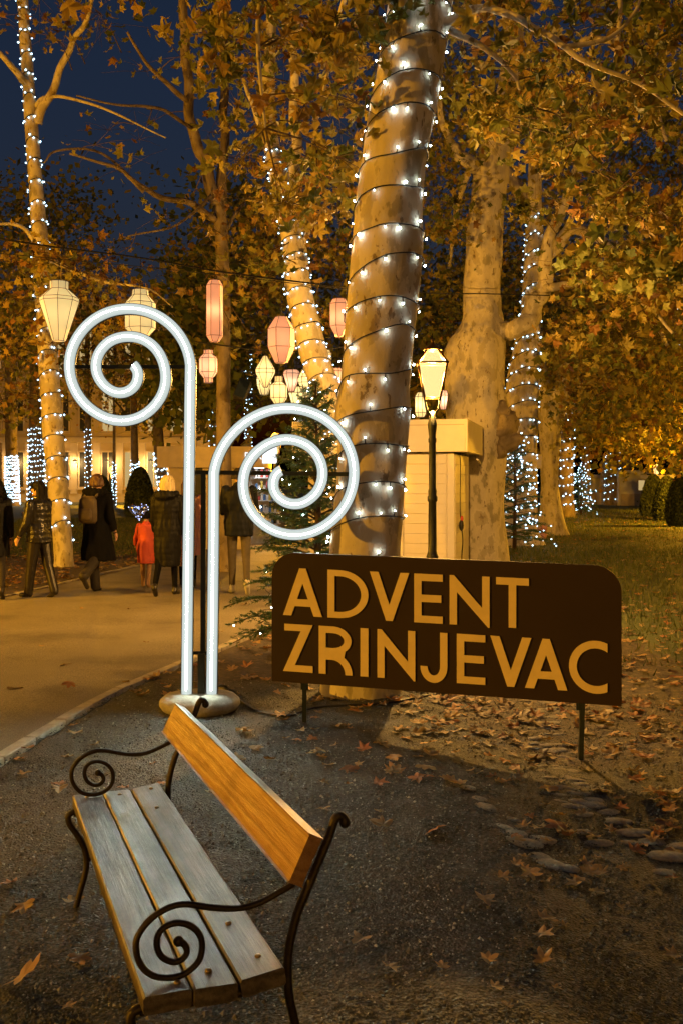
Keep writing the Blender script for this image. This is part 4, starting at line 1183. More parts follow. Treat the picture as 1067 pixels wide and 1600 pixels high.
# ------------------------------------------------------------------ hanging lanterns
def lantern(label, cx, prof, d, mat, wire_top, nside=8, rz=.2):
    ys = [p[0] for p in prof]; ct = at(cx, ys[0], d)
    root = thing('paper_lantern', label, 'lantern', ct, 0, 'paper lanterns hung on wires')
    R = [(hw / F_PX * d, CAM_H - (y - HY) / F_PX * d) for y, hw in prof]
    mb = MB(); vs = []
    for (r, z) in R:
        for k in range(nside):
            a = rz + 2 * PI * k / nside; vs.append((ct.x + r * math.cos(a), ct.y + r * math.sin(a), z))
    fs = [(i * nside + k, i * nside + (k + 1) % nside, (i + 1) * nside + (k + 1) % nside, (i + 1) * nside + k) for i in range(len(R) - 1) for k in range(nside)]
    mb.add(vs, fs, 0, False); mb.build('shade', MAT[mat], root)
    rb = MB(); q = .0028 * d / 11
    for i, (r, z) in enumerate(R):
        ring = [Vector((ct.x + (r + q) * math.cos(rz + 2 * PI * k / nside), ct.y + (r + q) * math.sin(rz + 2 * PI * k / nside), z)) for k in range(nside)]
        for k in range(nside):
            rb.tube([ring[k], ring[(k + 1) % nside]], q, 4)
            if i < len(R) - 1:
                r2, z2 = R[i + 1]
                rb.tube([ring[k], Vector((ct.x + (r2 + q) * math.cos(rz + 2 * PI * k / nside), ct.y + (r2 + q) * math.sin(rz + 2 * PI * k / nside), z2))], q, 4)
    rb.build('ribs', MAT['lamp_frame'], root)
    zt, zb = R[0][1], R[-1][1]; zm = (zt + zb) / 2
    b = MB(); b.ellipsoid((ct.x, ct.y, zm), (.028 * d / 11, .028 * d / 11, .05 * d / 11), 8, 6); b.build('bulb', MAT['lantern_bulb'], root)
    c = MB(); c.tube([Vector((ct.x, ct.y, zm)), Vector((ct.x, ct.y, zt)), at(cx, wire_top, d)], .004 * d / 11, 5); c.build('cord', MAT['cable'], root)
    return root
lantern('large cream lantern tapering to a narrow foot, at the far left of the wire', 93, [(440, 14), (452, 14), (466, 30), (471, 30), (533, 10)], 11, 'paper_cream', 387)
lantern('cream barrel lantern behind the top of the left neon scroll', 220, [(453, 12), (462, 13), (474, 23.5), (513, 23.5), (527, 11)], 11, 'paper_cream', 403)
lantern('tall straight peach lantern on the upper wire', 336, [(438, 8), (446, 12.8), (525, 12.8), (534, 7)], 11, 'paper_peach', 423, 6)
lantern('wide peach lantern with slanted top and bottom, left of the wrapped leaning trunk', 440, [(495, 9), (514, 21), (543, 21), (567, 10)], 11, 'paper_peach', 437, 6)
lantern('small pinkish barrel lantern below the tall peach one', 326, [(547, 7), (553, 7), (560, 14), (582, 14), (591, 7), (598, 7)], 12.5, 'paper_pink', 536)
lantern('peach lantern half hidden by the thick plane tree', 530, [(467, 10), (475, 14.5), (510, 14.5), (527, 5)], 11, 'paper_peach', 449, 6)
lantern('cream diamond lantern, leftmost of the lower bunch', 415, [(556, 3), (577, 15), (583, 15), (605, 3)], 16.5, 'paper_cream', 547)
lantern('cream lantern overlapped by the leftmost diamond lantern', 413, [(575, 7), (592, 11.5), (601, 11), (617, 6)], 18.5, 'paper_cream', 550)
lantern('cream barrel lantern low in the bunch, above the right neon scroll', 436, [(588, 6), (597, 6), (602, 13), (622, 13), (632, 6)], 17, 'paper_cream', 550)
lantern('pink tapering lantern in the middle of the lower bunch', 456, [(578, 10), (584, 13.5), (612, 4)], 17, 'paper_pink', 550)
lantern('cream diamond lantern right of the pink tapering one', 480, [(571, 4), (590, 13.5), (598, 13.5), (621, 4)], 16.5, 'paper_cream', 548)
lantern('tall straight cream lantern close to the thick plane tree', 509, [(547, 6), (551, 8.8), (609, 8.8), (615, 6)], 16.5, 'paper_cream', 545)
lantern('short cream lantern lowest in the bunch', 464, [(604, 4), (614, 13), (634, 7)], 18, 'paper_cream', 551)
lantern('peach lantern peeping out beside the thick plane tree low down', 527, [(575, 6), (580, 10), (602, 10), (608, 5)], 18.5, 'paper_peach', 549)
lantern('cream lantern on the kiosk roof left of the lamp', 657, [(613, 5), (620, 9), (645, 9), (652, 6)], 17.6, 'paper_cream', 596)
lantern('pink lantern on the kiosk roof right of the lamp', 692, [(610, 6), (618, 8), (640, 4)], 17.6, 'paper_pink', 598)
def hang_wire(label, pts, r=.006):
    mb = MB(); mb.tube([Vector(p) for p in catmull([tuple(p) for p in pts], 8)], r, 5)
    tag(mb.build('hanging_wire', MAT['cable']), label, 'wire', 'wires the lanterns hang from')
hang_wire('upper wire crossing left to right that carries the big lanterns', [at(-120, 352, 11), at(0, 373, 11), at(93, 387, 11), at(220, 403, 11), at(336, 423, 11), at(440, 437, 11), at(530, 448, 11), at(570, 452, 10.5)], .010)
hang_wire('thin second wire just below the upper lantern wire', [at(-120, 385, 12), at(150, 410, 12), at(330, 428, 12), at(565, 455, 12)], .005)
hang_wire('lower wire that carries the bunch of small lanterns', [at(300, 533, 16.7), at(350, 540, 16.7), at(415, 548, 16.7), at(480, 549, 16.7), at(545, 540, 16.7), at(640, 515, 16.7)], .012)
hang_wire('wire tied round the orange lit tree behind the kiosk', [at(640, 456, 19), at(700, 459, 19), at(755, 459, 18.9), at(860, 462, 19), at(930, 466, 19)], .012)

# ------------------------------------------------------------------ conifers
def conifer(label, loc, h, r, nb, sub, bulbs, bulb_r, mat='bulb_far', nlen=.03):
    root = thing('fir_tree', label, 'fir tree', loc, 0, 'small fir trees with lights'); o = Vector(loc)
    tr = MB(); tr.tube([o + Vector((0, 0, -.05)), o + Vector((.02, 0, h * .5)), o + Vector((0, .01, h))], [.05 * h / 2.7, .032 * h / 2.7, .006], 8); 
    segA = []; segB = []; tips = []
    for i in range(nb):
        u = (i + random.random()) / nb; u = u ** 1.15; z = h * (.07 + .90 * u)
        L = r * (1 - u) ** .85 * random.uniform(.75, 1.15) + .10
        a = i * 2.399 + random.uniform(-.3, .3); dr = Vector((math.cos(a), math.sin(a), 0))
        p0 = o + Vector((0, 0, z)); up = .30 + .55 * u
        pts = [p0 + dr * (L * s) + Vector((0, 0, L * (up * s - .42 * s * s * (1 - u * .6)))) for s in (0, .25, .5, .75, 1)]
        tr.tube(pts, [.011, .009, .007, .005, .003], 5)
        sidev = Vector((-dr.y, dr.x, 0))
        for j in range(4): segA.append(pts[j]); segB.append(pts[j + 1])
        for s in np.linspace(.2, .97, sub):
            k = s * 4; j = min(3, int(k)); q = pts[j].lerp(pts[j + 1], k - j)
            for sg in (-1, 1):
                l2 = L * .42 * (1.08 - s) * random.uniform(.7, 1.2) + .03
                e = q + sidev * (sg * l2 * .8) + dr * (l2 * .65) + Vector((0, 0, random.uniform(-.05, .03)))
                segA.append(q); segB.append(e); tips.append(e)
                if l2 > .12:
                    m = q.lerp(e, .55); e2 = m + dr * l2 * .4 + sidev * (-sg * .05); segA.append(m); segB.append(e2)
        tips.append(pts[-1])
    tr.build('trunk', MAT['conifer_wood'], root)
    A = np.array([tuple(p) for p in segA]); B = np.array([tuple(p) for p in segB])
    V = []; 
    for a, b in zip(A, B):
        L = np.linalg.norm(b - a); n = max(4, int(L / .0042 * (.03 / nlen)))
        t = RNG.random(n)[:, None]; p = a + (b - a) * t; d = (b - a) / max(L, 1e-6)
        rnd = RNG.normal(0, 1, (n, 3)); rnd -= (rnd @ d)[:, None] * d; rnd /= np.linalg.norm(rnd, axis=1)[:, None] + 1e-9
        e = p + (rnd * .75 + d * .65) * nlen * RNG.uniform(.7, 1.2, n)[:, None]
        w = np.cross(rnd, d); w *= nlen * .12
        V.append(np.stack([p - w, p + w, e], 1))
    V = np.concatenate(V).reshape(-1, 3) - np.array(o)
    nd = link('needles', raw_mesh('needles', V, np.arange(len(V)).reshape(-1, 3), 3, MAT['needle']), root); nd['kind'] = 'stuff'
    lights = thing('string_lights', label.replace('fir', 'white lights on the fir', 1), 'string lights', loc, 0, 'strings of white lights on fir trees')
    bm_ = MB()
    for i in range(bulbs):
        p = random.choice(tips); p = p + Vector((random.gauss(0, .03), random.gauss(0, .03), random.gauss(0, .03))); bm_.octa(p, bulb_r)
    q = bm_.build('bulbs', MAT[mat], lights); q['kind'] = 'stuff'
    wv = MB(); wp = []
    for i in range(160):
        u = i / 160; a = u * 9 * 2 * PI; rr = r * (1 - u) * .72 + .04; wp.append(o + Vector((rr * math.cos(a), rr * math.sin(a), h * (.1 + .85 * u) + .04 * math.sin(a * 3))))
    wv.tube(wp, .003 * max(1, loc[1] / 12), 4); wv.build('wire', MAT['wire'], lights)
    return root
c1 = at(494, 0, 9.3)
conifer('fir between the right neon scroll and the thick plane tree', (c1.x, 9.3, 0), 2.55, .72, 105, 11, 70, .007, 'bulb_white', .028)
c2 = at(803, 0, 24)
conifer('fir thick with lights right of the cream kiosk', (c2.x, 24, 0), 2.9, .95, 50, 7, 190, .020, 'bulb_far', .045)
c3 = at(907, 0, 50)
conifer('fir far down the row beyond the slim bending tree', (c3.x, 50, 0), 2.4, 1.0, 30, 5, 90, .034, 'bulb_far', .09)

# ------------------------------------------------------------------ clipped yews
def topiary(label, px, d, h, r):
    p = at(px, 0, d); root = thing('clipped_yew', label, 'topiary', (p.x, d, 0), 0, 'clipped cone yews')
    n = 5200; u = RNG.random(n) ** .8; a = RNG.uniform(0, 2 * PI, n)
    prof = np.sqrt(np.clip(1 - u ** 1.9, 0, 1)) * (0.86 + .14 * np.minimum(1, u * 8))
    rr = r * prof * RNG.uniform(.9, 1.05, n)
    pos = np.stack([rr * np.cos(a), rr * np.sin(a), .05 + u * h], 1)
    o = link('foliage', scatter(FAR, pos, RNG.uniform(.08, .15, n) * (h / 2.0), rand_rot(n, PI), RNG.random(n), 'foliage', MAT['topiary_leaf']), root); o['kind'] = 'stuff'
    mb = MB(); mb.lathe([(r * .84 * math.sqrt(1 - (z) ** 1.9) + .01, z * h * .97 + .03) for z in np.linspace(0, .995, 14)], 16, (p.x, d, 0)); mb.build('core', MAT['topiary_leaf'], root)
topiary('clipped cone yew nearest on the right, cut by the picture edge', 1066, 37, 1.95, .62)
topiary('middle clipped cone yew of the three at the right', 1041, 42, 1.85, .58)
topiary('clipped cone yew furthest left of the three at the right', 1020, 47, 1.95, .62)
topiary('large clipped cone yew between the backpack and the blonde hair', 219, 48, 2.3, .72)
topiary('smaller dark clipped cone yew right of the backpack', 160, 58, 2.0, .62)
topiary('dark clipped yew at the left edge behind the first walker', -8, 52, 1.9, .7)

# ------------------------------------------------------------------ kiosks and huts
def boards(root, a, b, z0, z1, n, mat, nrm, th=.02, name='board', gap=.003):
    """horizontal boards between ground points a and b"""
    a = Vector(a); b = Vector(b); L = (b - a).length; ang = math.atan2(b.y - a.y, b.x - a.x)
    h = (z1 - z0) / n; me = None
    for i in range(n):
        if me is None:
            mb = MB(); mb.box((0, 0, 0), (L, th, h - gap), bev=.004); me = mb.mesh(name, mat)
        o = link(name, me, root); c = (a + b) / 2
        o.location = Vector((c.x, c.y, z0 + h * (i + .5))) - parent_loc(root); o.rotation_euler = (0, 0, ang)
# cream kiosk: front faces the viewer, right side slightly visible
KA = math.radians(-14)
kc = at(709, 0, 17.0)                       # right front body corner
kd = Vector((math.cos(KA), math.sin(KA), 0)); kn = Vector((-math.sin(KA), math.cos(KA), 0))   # along front (right), into depth
kiosk = thing('market_kiosk', 'cream wooden market kiosk with deep fascia behind the street lamp', 'kiosk', (kc.x - 1.2, 18, 0))
KW, KD = 2.6, 2.0
def kp(u, v, z): p = Vector((kc.x, 17.0, 0)) - kd * u + kn * v; p.z = z; return p   # u to the left, v to the back
def kbox(u0, u1, v0, v1, z0, z1, name, mat, parent=kiosk, bev=.006):
    mb = MB(); c = (kp(u0, v0, z0) + kp(u1, v1, z1)) / 2
    mb.box(c, (abs(u1 - u0), abs(v1 - v0), z1 - z0), Matrix.Rotation(KA, 3, 'Z'), 0, bev)
    return mb.build(name, MAT[mat], parent)
kbox(.02, KW - .02, .03, KD - .03, 0, 2.12, 'wall_core', 'cream_paint')
boards(kiosk, kp(.02 + .12, .005, 0), kp(KW * .33, .005, 0), .05, 2.10, 12, MAT['cream_paint'], kn)
boards(kiosk, kp(-.0, .06, 0), kp(-.0, KD, 0), .05, 2.10, 12, MAT['cream_paint'], kd)
kbox(0.0, .12, -.012, .06, 0, 2.12, 'corner_post', 'cream_paint')
door = kbox(KW * .34, KW * .34 + .95, -.015, .02, .08, 2.05, 'door', 'cream_paint')
for (a, b) in ((.16, .62), (.72, 1.20), (1.30, 1.86)):
    kbox(KW * .34 + .14, KW * .34 + .81, -.030, -.012, .08 + a, .08 + b, 'door_panel', 'cream_paint', door)
mb = MB(); mb.tube([kp(KW * .34 + .06, -.05, 1.05), kp(KW * .34 + .06, -.05, 1.17)], .012, 6); mb.build('handle', MAT['iron'], door)
zt = CAM_H + (HY - 655) / F_PX * 16.8; zf = CAM_H + (HY - 706) / F_PX * 16.8
fas = kbox(-.22, KW + .2, -.26, -.22, zf, zt, 'fascia', 'cream_paint')
kbox(-.26, -.22, -.262, KD + .1, zf - .003, zt + .002, 'fascia_side', 'cream_paint')
kbox(-.20, KW + .2, -.27, -.25, zt - .10, zt - .088, 'fascia_groove', 'facade', fas, 0)
kbox(-.21, KW + .2, -.21, KD + .1, zt - .06, zt - .02, 'roof', 'roof_felt')
kbox(-.21, KW + .2, -.21, KD + .1, zf + .02, zf + .04, 'soffit', 'cream_paint')
mb = MB(); mb.box(kp(-.32, .9, zf - .14), (.05, .5, .02), Matrix.Rotation(.5, 3, 'Y') @ Matrix.Rotation(KA, 3, 'Z')); mb.build('loose_strip', MAT['white_paint'], kiosk)
mb = MB(); P = [kp(-.035, .5, zf), kp(-.04, .52, 1.8), kp(-.04, .48, 1.2), kp(-.05, .5, .95)]; mb.tube(catmull([tuple(p) for p in P], 6), .008, 5); mb.tube(catmull([tuple(kp(-.05, .5, .95)), tuple(kp(-.09, .45, .6)), tuple(kp(-.06, .55, .3)), tuple(kp(-.08, .5, 0.02))], 5), .012, 5)
tag(mb.build('kiosk_cable', MAT['cable']), 'dark cable hanging down the shaded side of the cream kiosk', 'cable')
mb = MB(); mb.ellipsoid(kp(-.06, .5, .86), (.045, .045, .10), 8, 6); mb.ellipsoid(kp(-.07, .5, .98), (.03, .03, .05), 8, 6, 1); tag(mb.build('power_socket', [MAT['cable'], MAT['red_cloth']]), 'black and red plug socket hanging on the cream kiosk side', 'socket')

# beige hut with the white lit serving side facing right
hd = 24.0; hL = at(265, 0, hd).x; hR = at(408, 0, hd).x
hut = thing('market_hut', 'beige market hut with bright white stall window, behind the neon tubes', 'hut', ((hL + hR) / 2, hd + 1.2, 0))
zt2 = CAM_H + (HY - 698) / F_PX * hd; zf2 = CAM_H + (HY - 731) / F_PX * hd
def hbox(x0, x1, y0, y1, z0, z1, name, mat, parent=None, bev=.008):
    mb = MB(); mb.box(((x0 + x1) / 2, (y0 + y1) / 2, (z0 + z1) / 2), (x1 - x0, y1 - y0, z1 - z0), None, 0, bev); return mb.build(name, MAT[mat], parent or hut)
hbox(hL, hL + .06, hd + .02, hd + 2.4, 0, zf2, 'side_wall', 'hut_wood')
hbox(hL, hR - .35, hd, hd + .06, 0, zf2, 'wall', 'hut_wood')
boards(hut, (hL + .95, hd - .012, 0), (hR - .36, hd - .012, 0), .05, zf2 - .03, 12, MAT['hut_wood'], kn)
hbox(hL - .25, hR + .05, hd - .26, hd - .22, zf2, zt2, 'fascia', 'hut_wood')
hbox(hR + .05, hR + .09, hd - .26, hd + 2.5, zf2, zt2, 'fascia_side', 'hut_wood')
hbox(hL - .25, hR + .05, hd - .21, hd + 2.5, zt2 - .08, zt2 - .02, 'roof', 'roof_felt')
hbox(hL + .06, hR + .05, hd - .20, hd + 2.5, zf2 + .02, zf2 + .05, 'ceiling', 'white_paint')
hbox(hL + .1, hR + .03, hd + 2.3, hd + 2.36, 0, zf2, 'back_wall', 'shelf_white')
hbox(hL + .4, hL + .8, hd - .02, hd - .004, .3, 2.0, 'door', 'dark_box')
hbox(hR - .30, hR + .03, hd + .4, hd + .75, 1.99, 2.02, 'ceiling_light', 'stall_light')
hbox(hR - .30, hR + .03, hd + 1.4, hd + 1.8, 1.99, 2.02, 'ceiling_light', 'stall_light')
gm = ['goods_a', 'goods_b', 'goods_c', 'goods_d', 'shelf_white']
for k in range(5):
    z = .55 + k * .3
    s = hbox(hR - .33, hR + .35, hd + 1.9, hd + 2.28, z - .02, z, 'shelf', 'shelf_white', None, 0)
    for j in range(9):
        x = hR - .3 + j * .07; hh = random.uniform(.08, .24)
        hbox(x, x + .055, hd + 1.92, hd + 2.05, z + .002, z + hh, 'packet', random.choice(gm), s, 0)
hbox(hR + .06, hR + .40, hd - .3, hd - .26, zf2 + .10, zt2 + .02, 'lit_sign', 'neon_white')
def text_mesh(name, txt, size, loc, mat, parent, rot=(PI / 2, 0, 0)):
    cu = bpy.data.curves.new(name, 'FONT'); cu.body = txt; cu.size = size; cu.extrude = .008; cu.align_x = 'CENTER'
    tmp = bpy.data.objects.new(name, cu); COL.objects.link(tmp)
    dg = bpy.context.evaluated_depsgraph_get(); dg.update()
    me = bpy.data.meshes.new_from_object(tmp.evaluated_get(dg)); me.name = name; bpy.data.objects.remove(tmp)
    me.materials.clear(); me.materials.append(mat)
    o = link(name, me, parent); o.location = Vector(loc) - parent_loc(parent); o.rotation_euler = rot
    return o
text_mesh('fascia_lettering', 'BEX', .24, (hR + .02 - .18, hd - .275, zf2 + .2), MAT['neon_white'], hut)

# third kiosk behind the fir, orange lit fascia with a white neon emblem
k3 = thing('market_kiosk', 'orange lit kiosk top behind the fir, with a small white neon emblem', 'kiosk', (at(505, 0, 21).x, 21.5, 0))
xa, xb = at(474, 0, 21).x, at(560, 0, 21).x
def k3box(x0, x1, y0, y1, z0, z1, name, mat):
    mb = MB(); mb.box(((x0 + x1) / 2, (y0 + y1) / 2, (z0 + z1) / 2), (x1 - x0, y1 - y0, z1 - z0), None, 0, .01); return mb.build(name, MAT[mat], k3)
z3 = CAM_H + (HY - 658) / F_PX * 21; z3b = CAM_H + (HY - 700) / F_PX * 21
k3box(xa + .1, xb, 21.05, 23, 0, z3b, 'wall', 'cream_paint'); k3box(xa, xb + .2, 20.9, 23.1, z3b, z3, 'fascia', 'cream_paint'); k3box(xa - .02, xb + .22, 20.88, 23.12, z3, z3 + .04, 'roof', 'roof_felt')
em = MB()
ep = [(470, 655), (465, 660), (466, 667), (461, 664), (459, 672), (462, 680), (467, 682), (470, 676), (469, 668), (473, 662), (472, 656), (470, 655)]
em.tube([Vector(p) for p in catmull([tuple(at(x, y, 20.8)) for x, y in ep], 4)], .022, 6)
em.tube([Vector(p) for p in catmull([tuple(at(x, y, 20.8)) for x, y in [(464, 700), (467, 694), (465, 688), (468, 684)]], 4)], .018, 6)
em.build('neon_emblem', MAT['neon_white'], k3)

# pale huts at the far right
def far_hut(label, px0, px1, d, ytop, mat='white_paint'):
    x0, x1 = at(px0, 0, d).x, at(px1, 0, d).x; zt = CAM_H + (HY - ytop) / F_PX * d
    r = thing('market_hut', label, 'hut', ((x0 + x1) / 2, d + 1.5, 0), 0, 'pale huts at the end of the lawn')
    def b(x0, x1, y0, y1, z0, z1, nm, mt, bev=.01):
        m = MB(); m.box(((x0 + x1) / 2, (y0 + y1) / 2, (z0 + z1) / 2), (x1 - x0, y1 - y0, z1 - z0), None, 0, bev); return m.build(nm, MAT[mt], r)
    b(x0, x1, d, d + 3, 0, zt - .25, 'wall', mat)
    b(x0 - .2, x1 + .2, d - .6, d + 3.2, zt - .25, zt, 'roof', mat)
    b(x0 + .05, x1 - .05, d - .5, d - .42, 0, .85, 'counter', 'hut_wood')
    w = b((x0 + x1) / 2 + .3, (x0 + x1) / 2 + 1.0, d - .03, d - .005, 1.0, 1.9, 'window', 'facade_trim'); m = MB(); m.box(((x0 + x1) / 2 + .65, d - .04, 1.45), (.5, .01, .7)); m.build('pane', MAT['window_lit'], w)
far_hut('pale hut with counter left of the clipped yews at the far end', 966, 1010, 71, 735)
far_hut('pale hut behind the clipped yews at the right edge', 1030, 1090, 60, 742)
far_hut('small bright hut between the far wrapped trunks', 918, 940, 76, 742)
# box on post
bp_ = at(836, 0, 28.0)
pb = thing('post_box', 'pale yellow electrical box on a slim wooden post before the forked tree', 'electrical box', (bp_.x, 28, 0))
mb = MB(); mb.box((bp_.x, 28, 1.0), (.10, .08, 2.05), None, 0, .01); mb.build('post', MAT['hut_wood'], pb)
mb = MB(); mb.box((bp_.x, 27.95, CAM_H + (HY - 721) / F_PX * 28), (.31, .22, .40), None, 0, .012); mb.build('box', MAT['cream_paint'], pb)
mb = MB(); mb.ellipsoid((bp_.x + .12, 27.8, .18), (.16, .13, .2), 10, 8); mb.ellipsoid((bp_.x + .2, 27.75, .36), (.09, .09, .1), 8, 6)
tag(mb.build('tied_sack', MAT['pink_cloth']), 'small pale tied sack at the foot of the post with the box', 'sack')
# draped statue on a pedestal
sx = at(944, 0, 74).x
st = thing('statue', 'pale statue on a square pedestal at the end of the lawn', 'statue', (sx, 74, 0))
mb = MB(); mb.box((sx, 74, .55), (1.0, 1.0, 1.1), None, 0, .04); mb.build('pedestal', MAT['statue_stone'], st)
mb = MB(); mb.lathe([(.36, 1.1), (.42, 1.4), (.36, 1.8), (.30, 2.4), (.34, 2.9), (.30, 3.2), (.12, 3.35), (.16, 3.55), (.14, 3.72), (.02, 3.8)], 14, (sx, 74, 0)); mb.build('figure', MAT['statue_stone'], st)
# loudspeaker hung on the brown trunk
lsp = at(379, 610, 17.4)
ls = thing('loudspeaker', 'black loudspeaker tilted down beside the brown trunk', 'loudspeaker', lsp)
R_ = Matrix.Rotation(.35, 3, 'Y') @ Matrix.Rotation(-.3, 3, 'X')
mb = MB(); mb.box(lsp, (.22, .22, .38), R_, 0, .02); c = mb.build('cabinet', MAT['dark_box'], ls)
mb = MB(); mb.box(lsp + R_ @ Vector((0, -.116, 0)), (.19, .01, .34), R_, 0, .003); mb.build('grille', MAT['dark_metal'], ls)
mb = MB(); mb.tube([lsp + Vector((0, .1, 0)), lsp + Vector((-.2, .35, .1))], .02, 6); mb.build('bracket', MAT['dark_metal'], ls)

# ------------------------------------------------------------------ pale building at the left
BD = 84.0
bx0, bx1 = at(-60, 0, BD).x, at(330, 0, BD).x
bld = thing('palace_building', 'long pale building with lit windows and pilasters behind the left trees', 'building', ((bx0 + bx1) / 2, BD + 5, 0))
def bb(x0, x1, y0, y1, z0, z1, nm, mt, parent=None, bev=0):
    m = MB(); m.box(((x0 + x1) / 2, (y0 + y1) / 2, (z0 + z1) / 2), (x1 - x0, y1 - y0, z1 - z0), None, 0, bev); return m.build(nm, MAT[mt], parent or bld)
bb(bx0, bx1, BD, BD + 10, 0, 17, 'wall', 'facade')
bb(bx0 - .2, bx1 + .2, BD - .25, BD - .003, 0, .7, 'plinth', 'facade_trim')
for z, h, dp in ((5.0, .45, .5), (10.2, .4, .45), (16.2, .8, .9)): bb(bx0 - .2, bx1 + .2, BD - dp, BD - .004, z, z + h, 'cornice', 'facade_trim')
nwin = 11
for i in range(nwin):
    xw = bx0 + (i + .5) * (bx1 - bx0) / nwin
    for (z0, z1, w) in ((1.3, 4.2, 1.0), (6.0, 9.2, .95), (11.2, 14.4, .95)):
        f = bb(xw - w / 2 - .14, xw + w / 2 + .14, BD - .16, BD - .005, z0 - .14, z1 + .14, 'window', 'facade_trim')
        bb(xw - w / 2, xw + w / 2, BD - .175, BD - .161, z0, z1, 'pane', 'window_lit' if random.random() < .62 else 'dark_box', f)
        bb(xw - .04, xw + .04, BD - .20, BD - .176, z0, z1, 'mullion', 'facade_trim', f)
        bb(xw - w / 2 - .22, xw + w / 2 + .22, BD - .34, BD - .165, z0 - .26, z0 - .142, 'sill', 'facade_trim', f)
    xp = bx0 + (i + 1) * (bx1 - bx0) / nwin - .0
    if i < nwin - 1: bb(xp - .28, xp + .28, BD - .3, BD - .006, .71, 4.99, 'pilaster', 'facade_trim')
# wall lamps that light the facade
for i, xpx in enumerate((22, 72, 118, 168, 236, 280)):
    p = at(xpx, 0, BD - .9)
    wl = thing('wall_lamp', ['lit wall lamp on the pale building, %s' % q for q in ('nearest the left edge', 'left of the slender tree', 'right of the slender tree', 'over the small distant lamp', 'above the large clipped yew', 'next to the beige hut')][i], 'wall lamp', (p.x, BD - .9, 3.3), 0, 'wall lamps on the pale building')
    mb = MB(); mb.tube([(p.x, BD - .05, 3.3), (p.x, BD - .75, 3.3)], .03, 6); mb.build('arm', MAT['dark_metal'], wl)
    mb = MB(); mb.lathe([(.02, 3.62), (.2, 3.5), (.2, 3.46)], 10, (p.x, BD - .9, 0)); mb.build('cap', MAT['dark_metal'], wl)
    L = bpy.data.lights.new('lamp_light', 'POINT'); L.energy = 210; L.color = (1, .6, .22); L.shadow_soft_size = .12
    lo = bpy.data.objects.new('lamp_light', L); COL.objects.link(lo); lo.parent = wl; lo.location = (0, 0, 0)

# ------------------------------------------------------------------ people
def remesh(mb, mats, name, voxel, labels=None, smooth=4):
    """one continuous surface from overlapping closed shapes; material by nearest source piece"""
    tmp = bpy.data.objects.new('tmp', mb.mesh('tmp', mats)); COL.objects.link(tmp)
    m = tmp.modifiers.new('r', 'REMESH'); m.mode = 'VOXEL'; m.voxel_size = voxel
    s = tmp.modifiers.new('s', 'SMOOTH'); s.iterations = smooth; s.factor = .5
    dg = bpy.context.evaluated_depsgraph_get(); dg.update()
    me = bpy.data.meshes.new_from_object(tmp.evaluated_get(dg)); me.name = name
    src = tmp.data
    if len(mats) > 1:
        cv = np.array([p.center[:] for p in src.polygons]); cm = np.array([p.material_index for p in src.polygons])
        n = len(me.polygons); ctr = np.zeros(n * 3, np.float32); me.polygons.foreach_get('center', ctr); ctr = ctr.reshape(-1, 3)
        idx = np.zeros(n, np.int32)
        for a in range(0, n, 2000):
            d = ((ctr[a:a + 2000, None, :] - cv[None]) ** 2).sum(-1); idx[a:a + 2000] = cm[d.argmin(1)]
        me.materials.clear()
        for q in mats: me.materials.append(q)
        me.polygons.foreach_set('material_index', idx)
    me.polygons.foreach_set('use_smooth', np.ones(len(me.polygons), bool))
    bpy.data.objects.remove(tmp)
    return me

def folds(me, amp, fx, fz):
    nrm = [v.normal.copy() for v in me.vertices]
    for v, q in zip(me.vertices, nrm):
        p = v.co; k = mnoise.noise(Vector((p.x * fx, p.y * fx, p.z * fz))) + .5 * mnoise.noise(Vector((p.x * fx * 2.3 + 5, p.y * fx * 2.3, p.z * fz * 1.7)))
        v.co = p + q * (amp * k)
    me.update()
    return me

def cap(mb, a, b, ra, rb, m=0, n=10):
    a = Vector(a); b = Vector(b); d = (b - a); L = d.length; d = d / L
    pts = [a - d * ra * .7, a - d * ra * .35, a]; rr = [ra * .55, ra * .9, ra]
    k = 4
    for i in range(1, k): pts.append(a + d * L * i / k); rr.append(ra + (rb - ra) * i / k)
    pts += [b, b + d * rb * .35, b + d * rb * .7]; rr += [rb, rb * .9, rb * .55]
    mb.tube(pts, rr, n, m)

def loft(mb, secs, n=18, m=0):
    """closed loft of ellipses (cx,cy,z,rx,ry)"""
    vs = []
    for (cx_, cy_, z, rx, ry) in secs:
        for k in range(n):
            a = 2 * PI * k / n; vs.append((cx_ + rx * math.cos(a), cy_ + ry * math.sin(a), z))
    fs = [(i * n + k, i * n + (k + 1) % n, (i + 1) * n + (k + 1) % n, (i + 1) * n + k) for i in range(len(secs) - 1) for k in range(n)]
    fs.append(tuple(range(n - 1, -1, -1))); fs.append(tuple((len(secs) - 1) * n + k for k in range(n)))
    mb.add(vs, fs, m, True)

def hand(mb, w, d, side, m):
    """palm and five curled fingers; w wrist, d direction the hand points"""
    d = Vector(d).normalized(); fwd = Vector((0, 1, 0)); fwd = (fwd - d * fwd.dot(d)).normalized(); out = d.cross(fwd).normalized()
    w = Vector(w); c = w + d * .05
    cap(mb, w, w + d * .075, .024, .028, m, 8)
    for i, (o_, L) in enumerate(((-.026, .062), (-.009, .075), (.009, .07), (.025, .055))):
        b = w + d * .085 + fwd * o_; k1 = b + d * L * .55 - out * (side * .008); k2 = k1 + d * L * .35 - out * (side * .022)
        cap(mb, b, k1, .0095, .009, m, 6); cap(mb, k1, k2, .009, .008, m, 6)
    b = w + d * .03 - fwd * -.022; t1 = b + d * .035 + fwd * .022; cap(mb, b, t1, .011, .010, m, 6); cap(mb, t1, t1 + d * .03, .010, .008, m, 6)

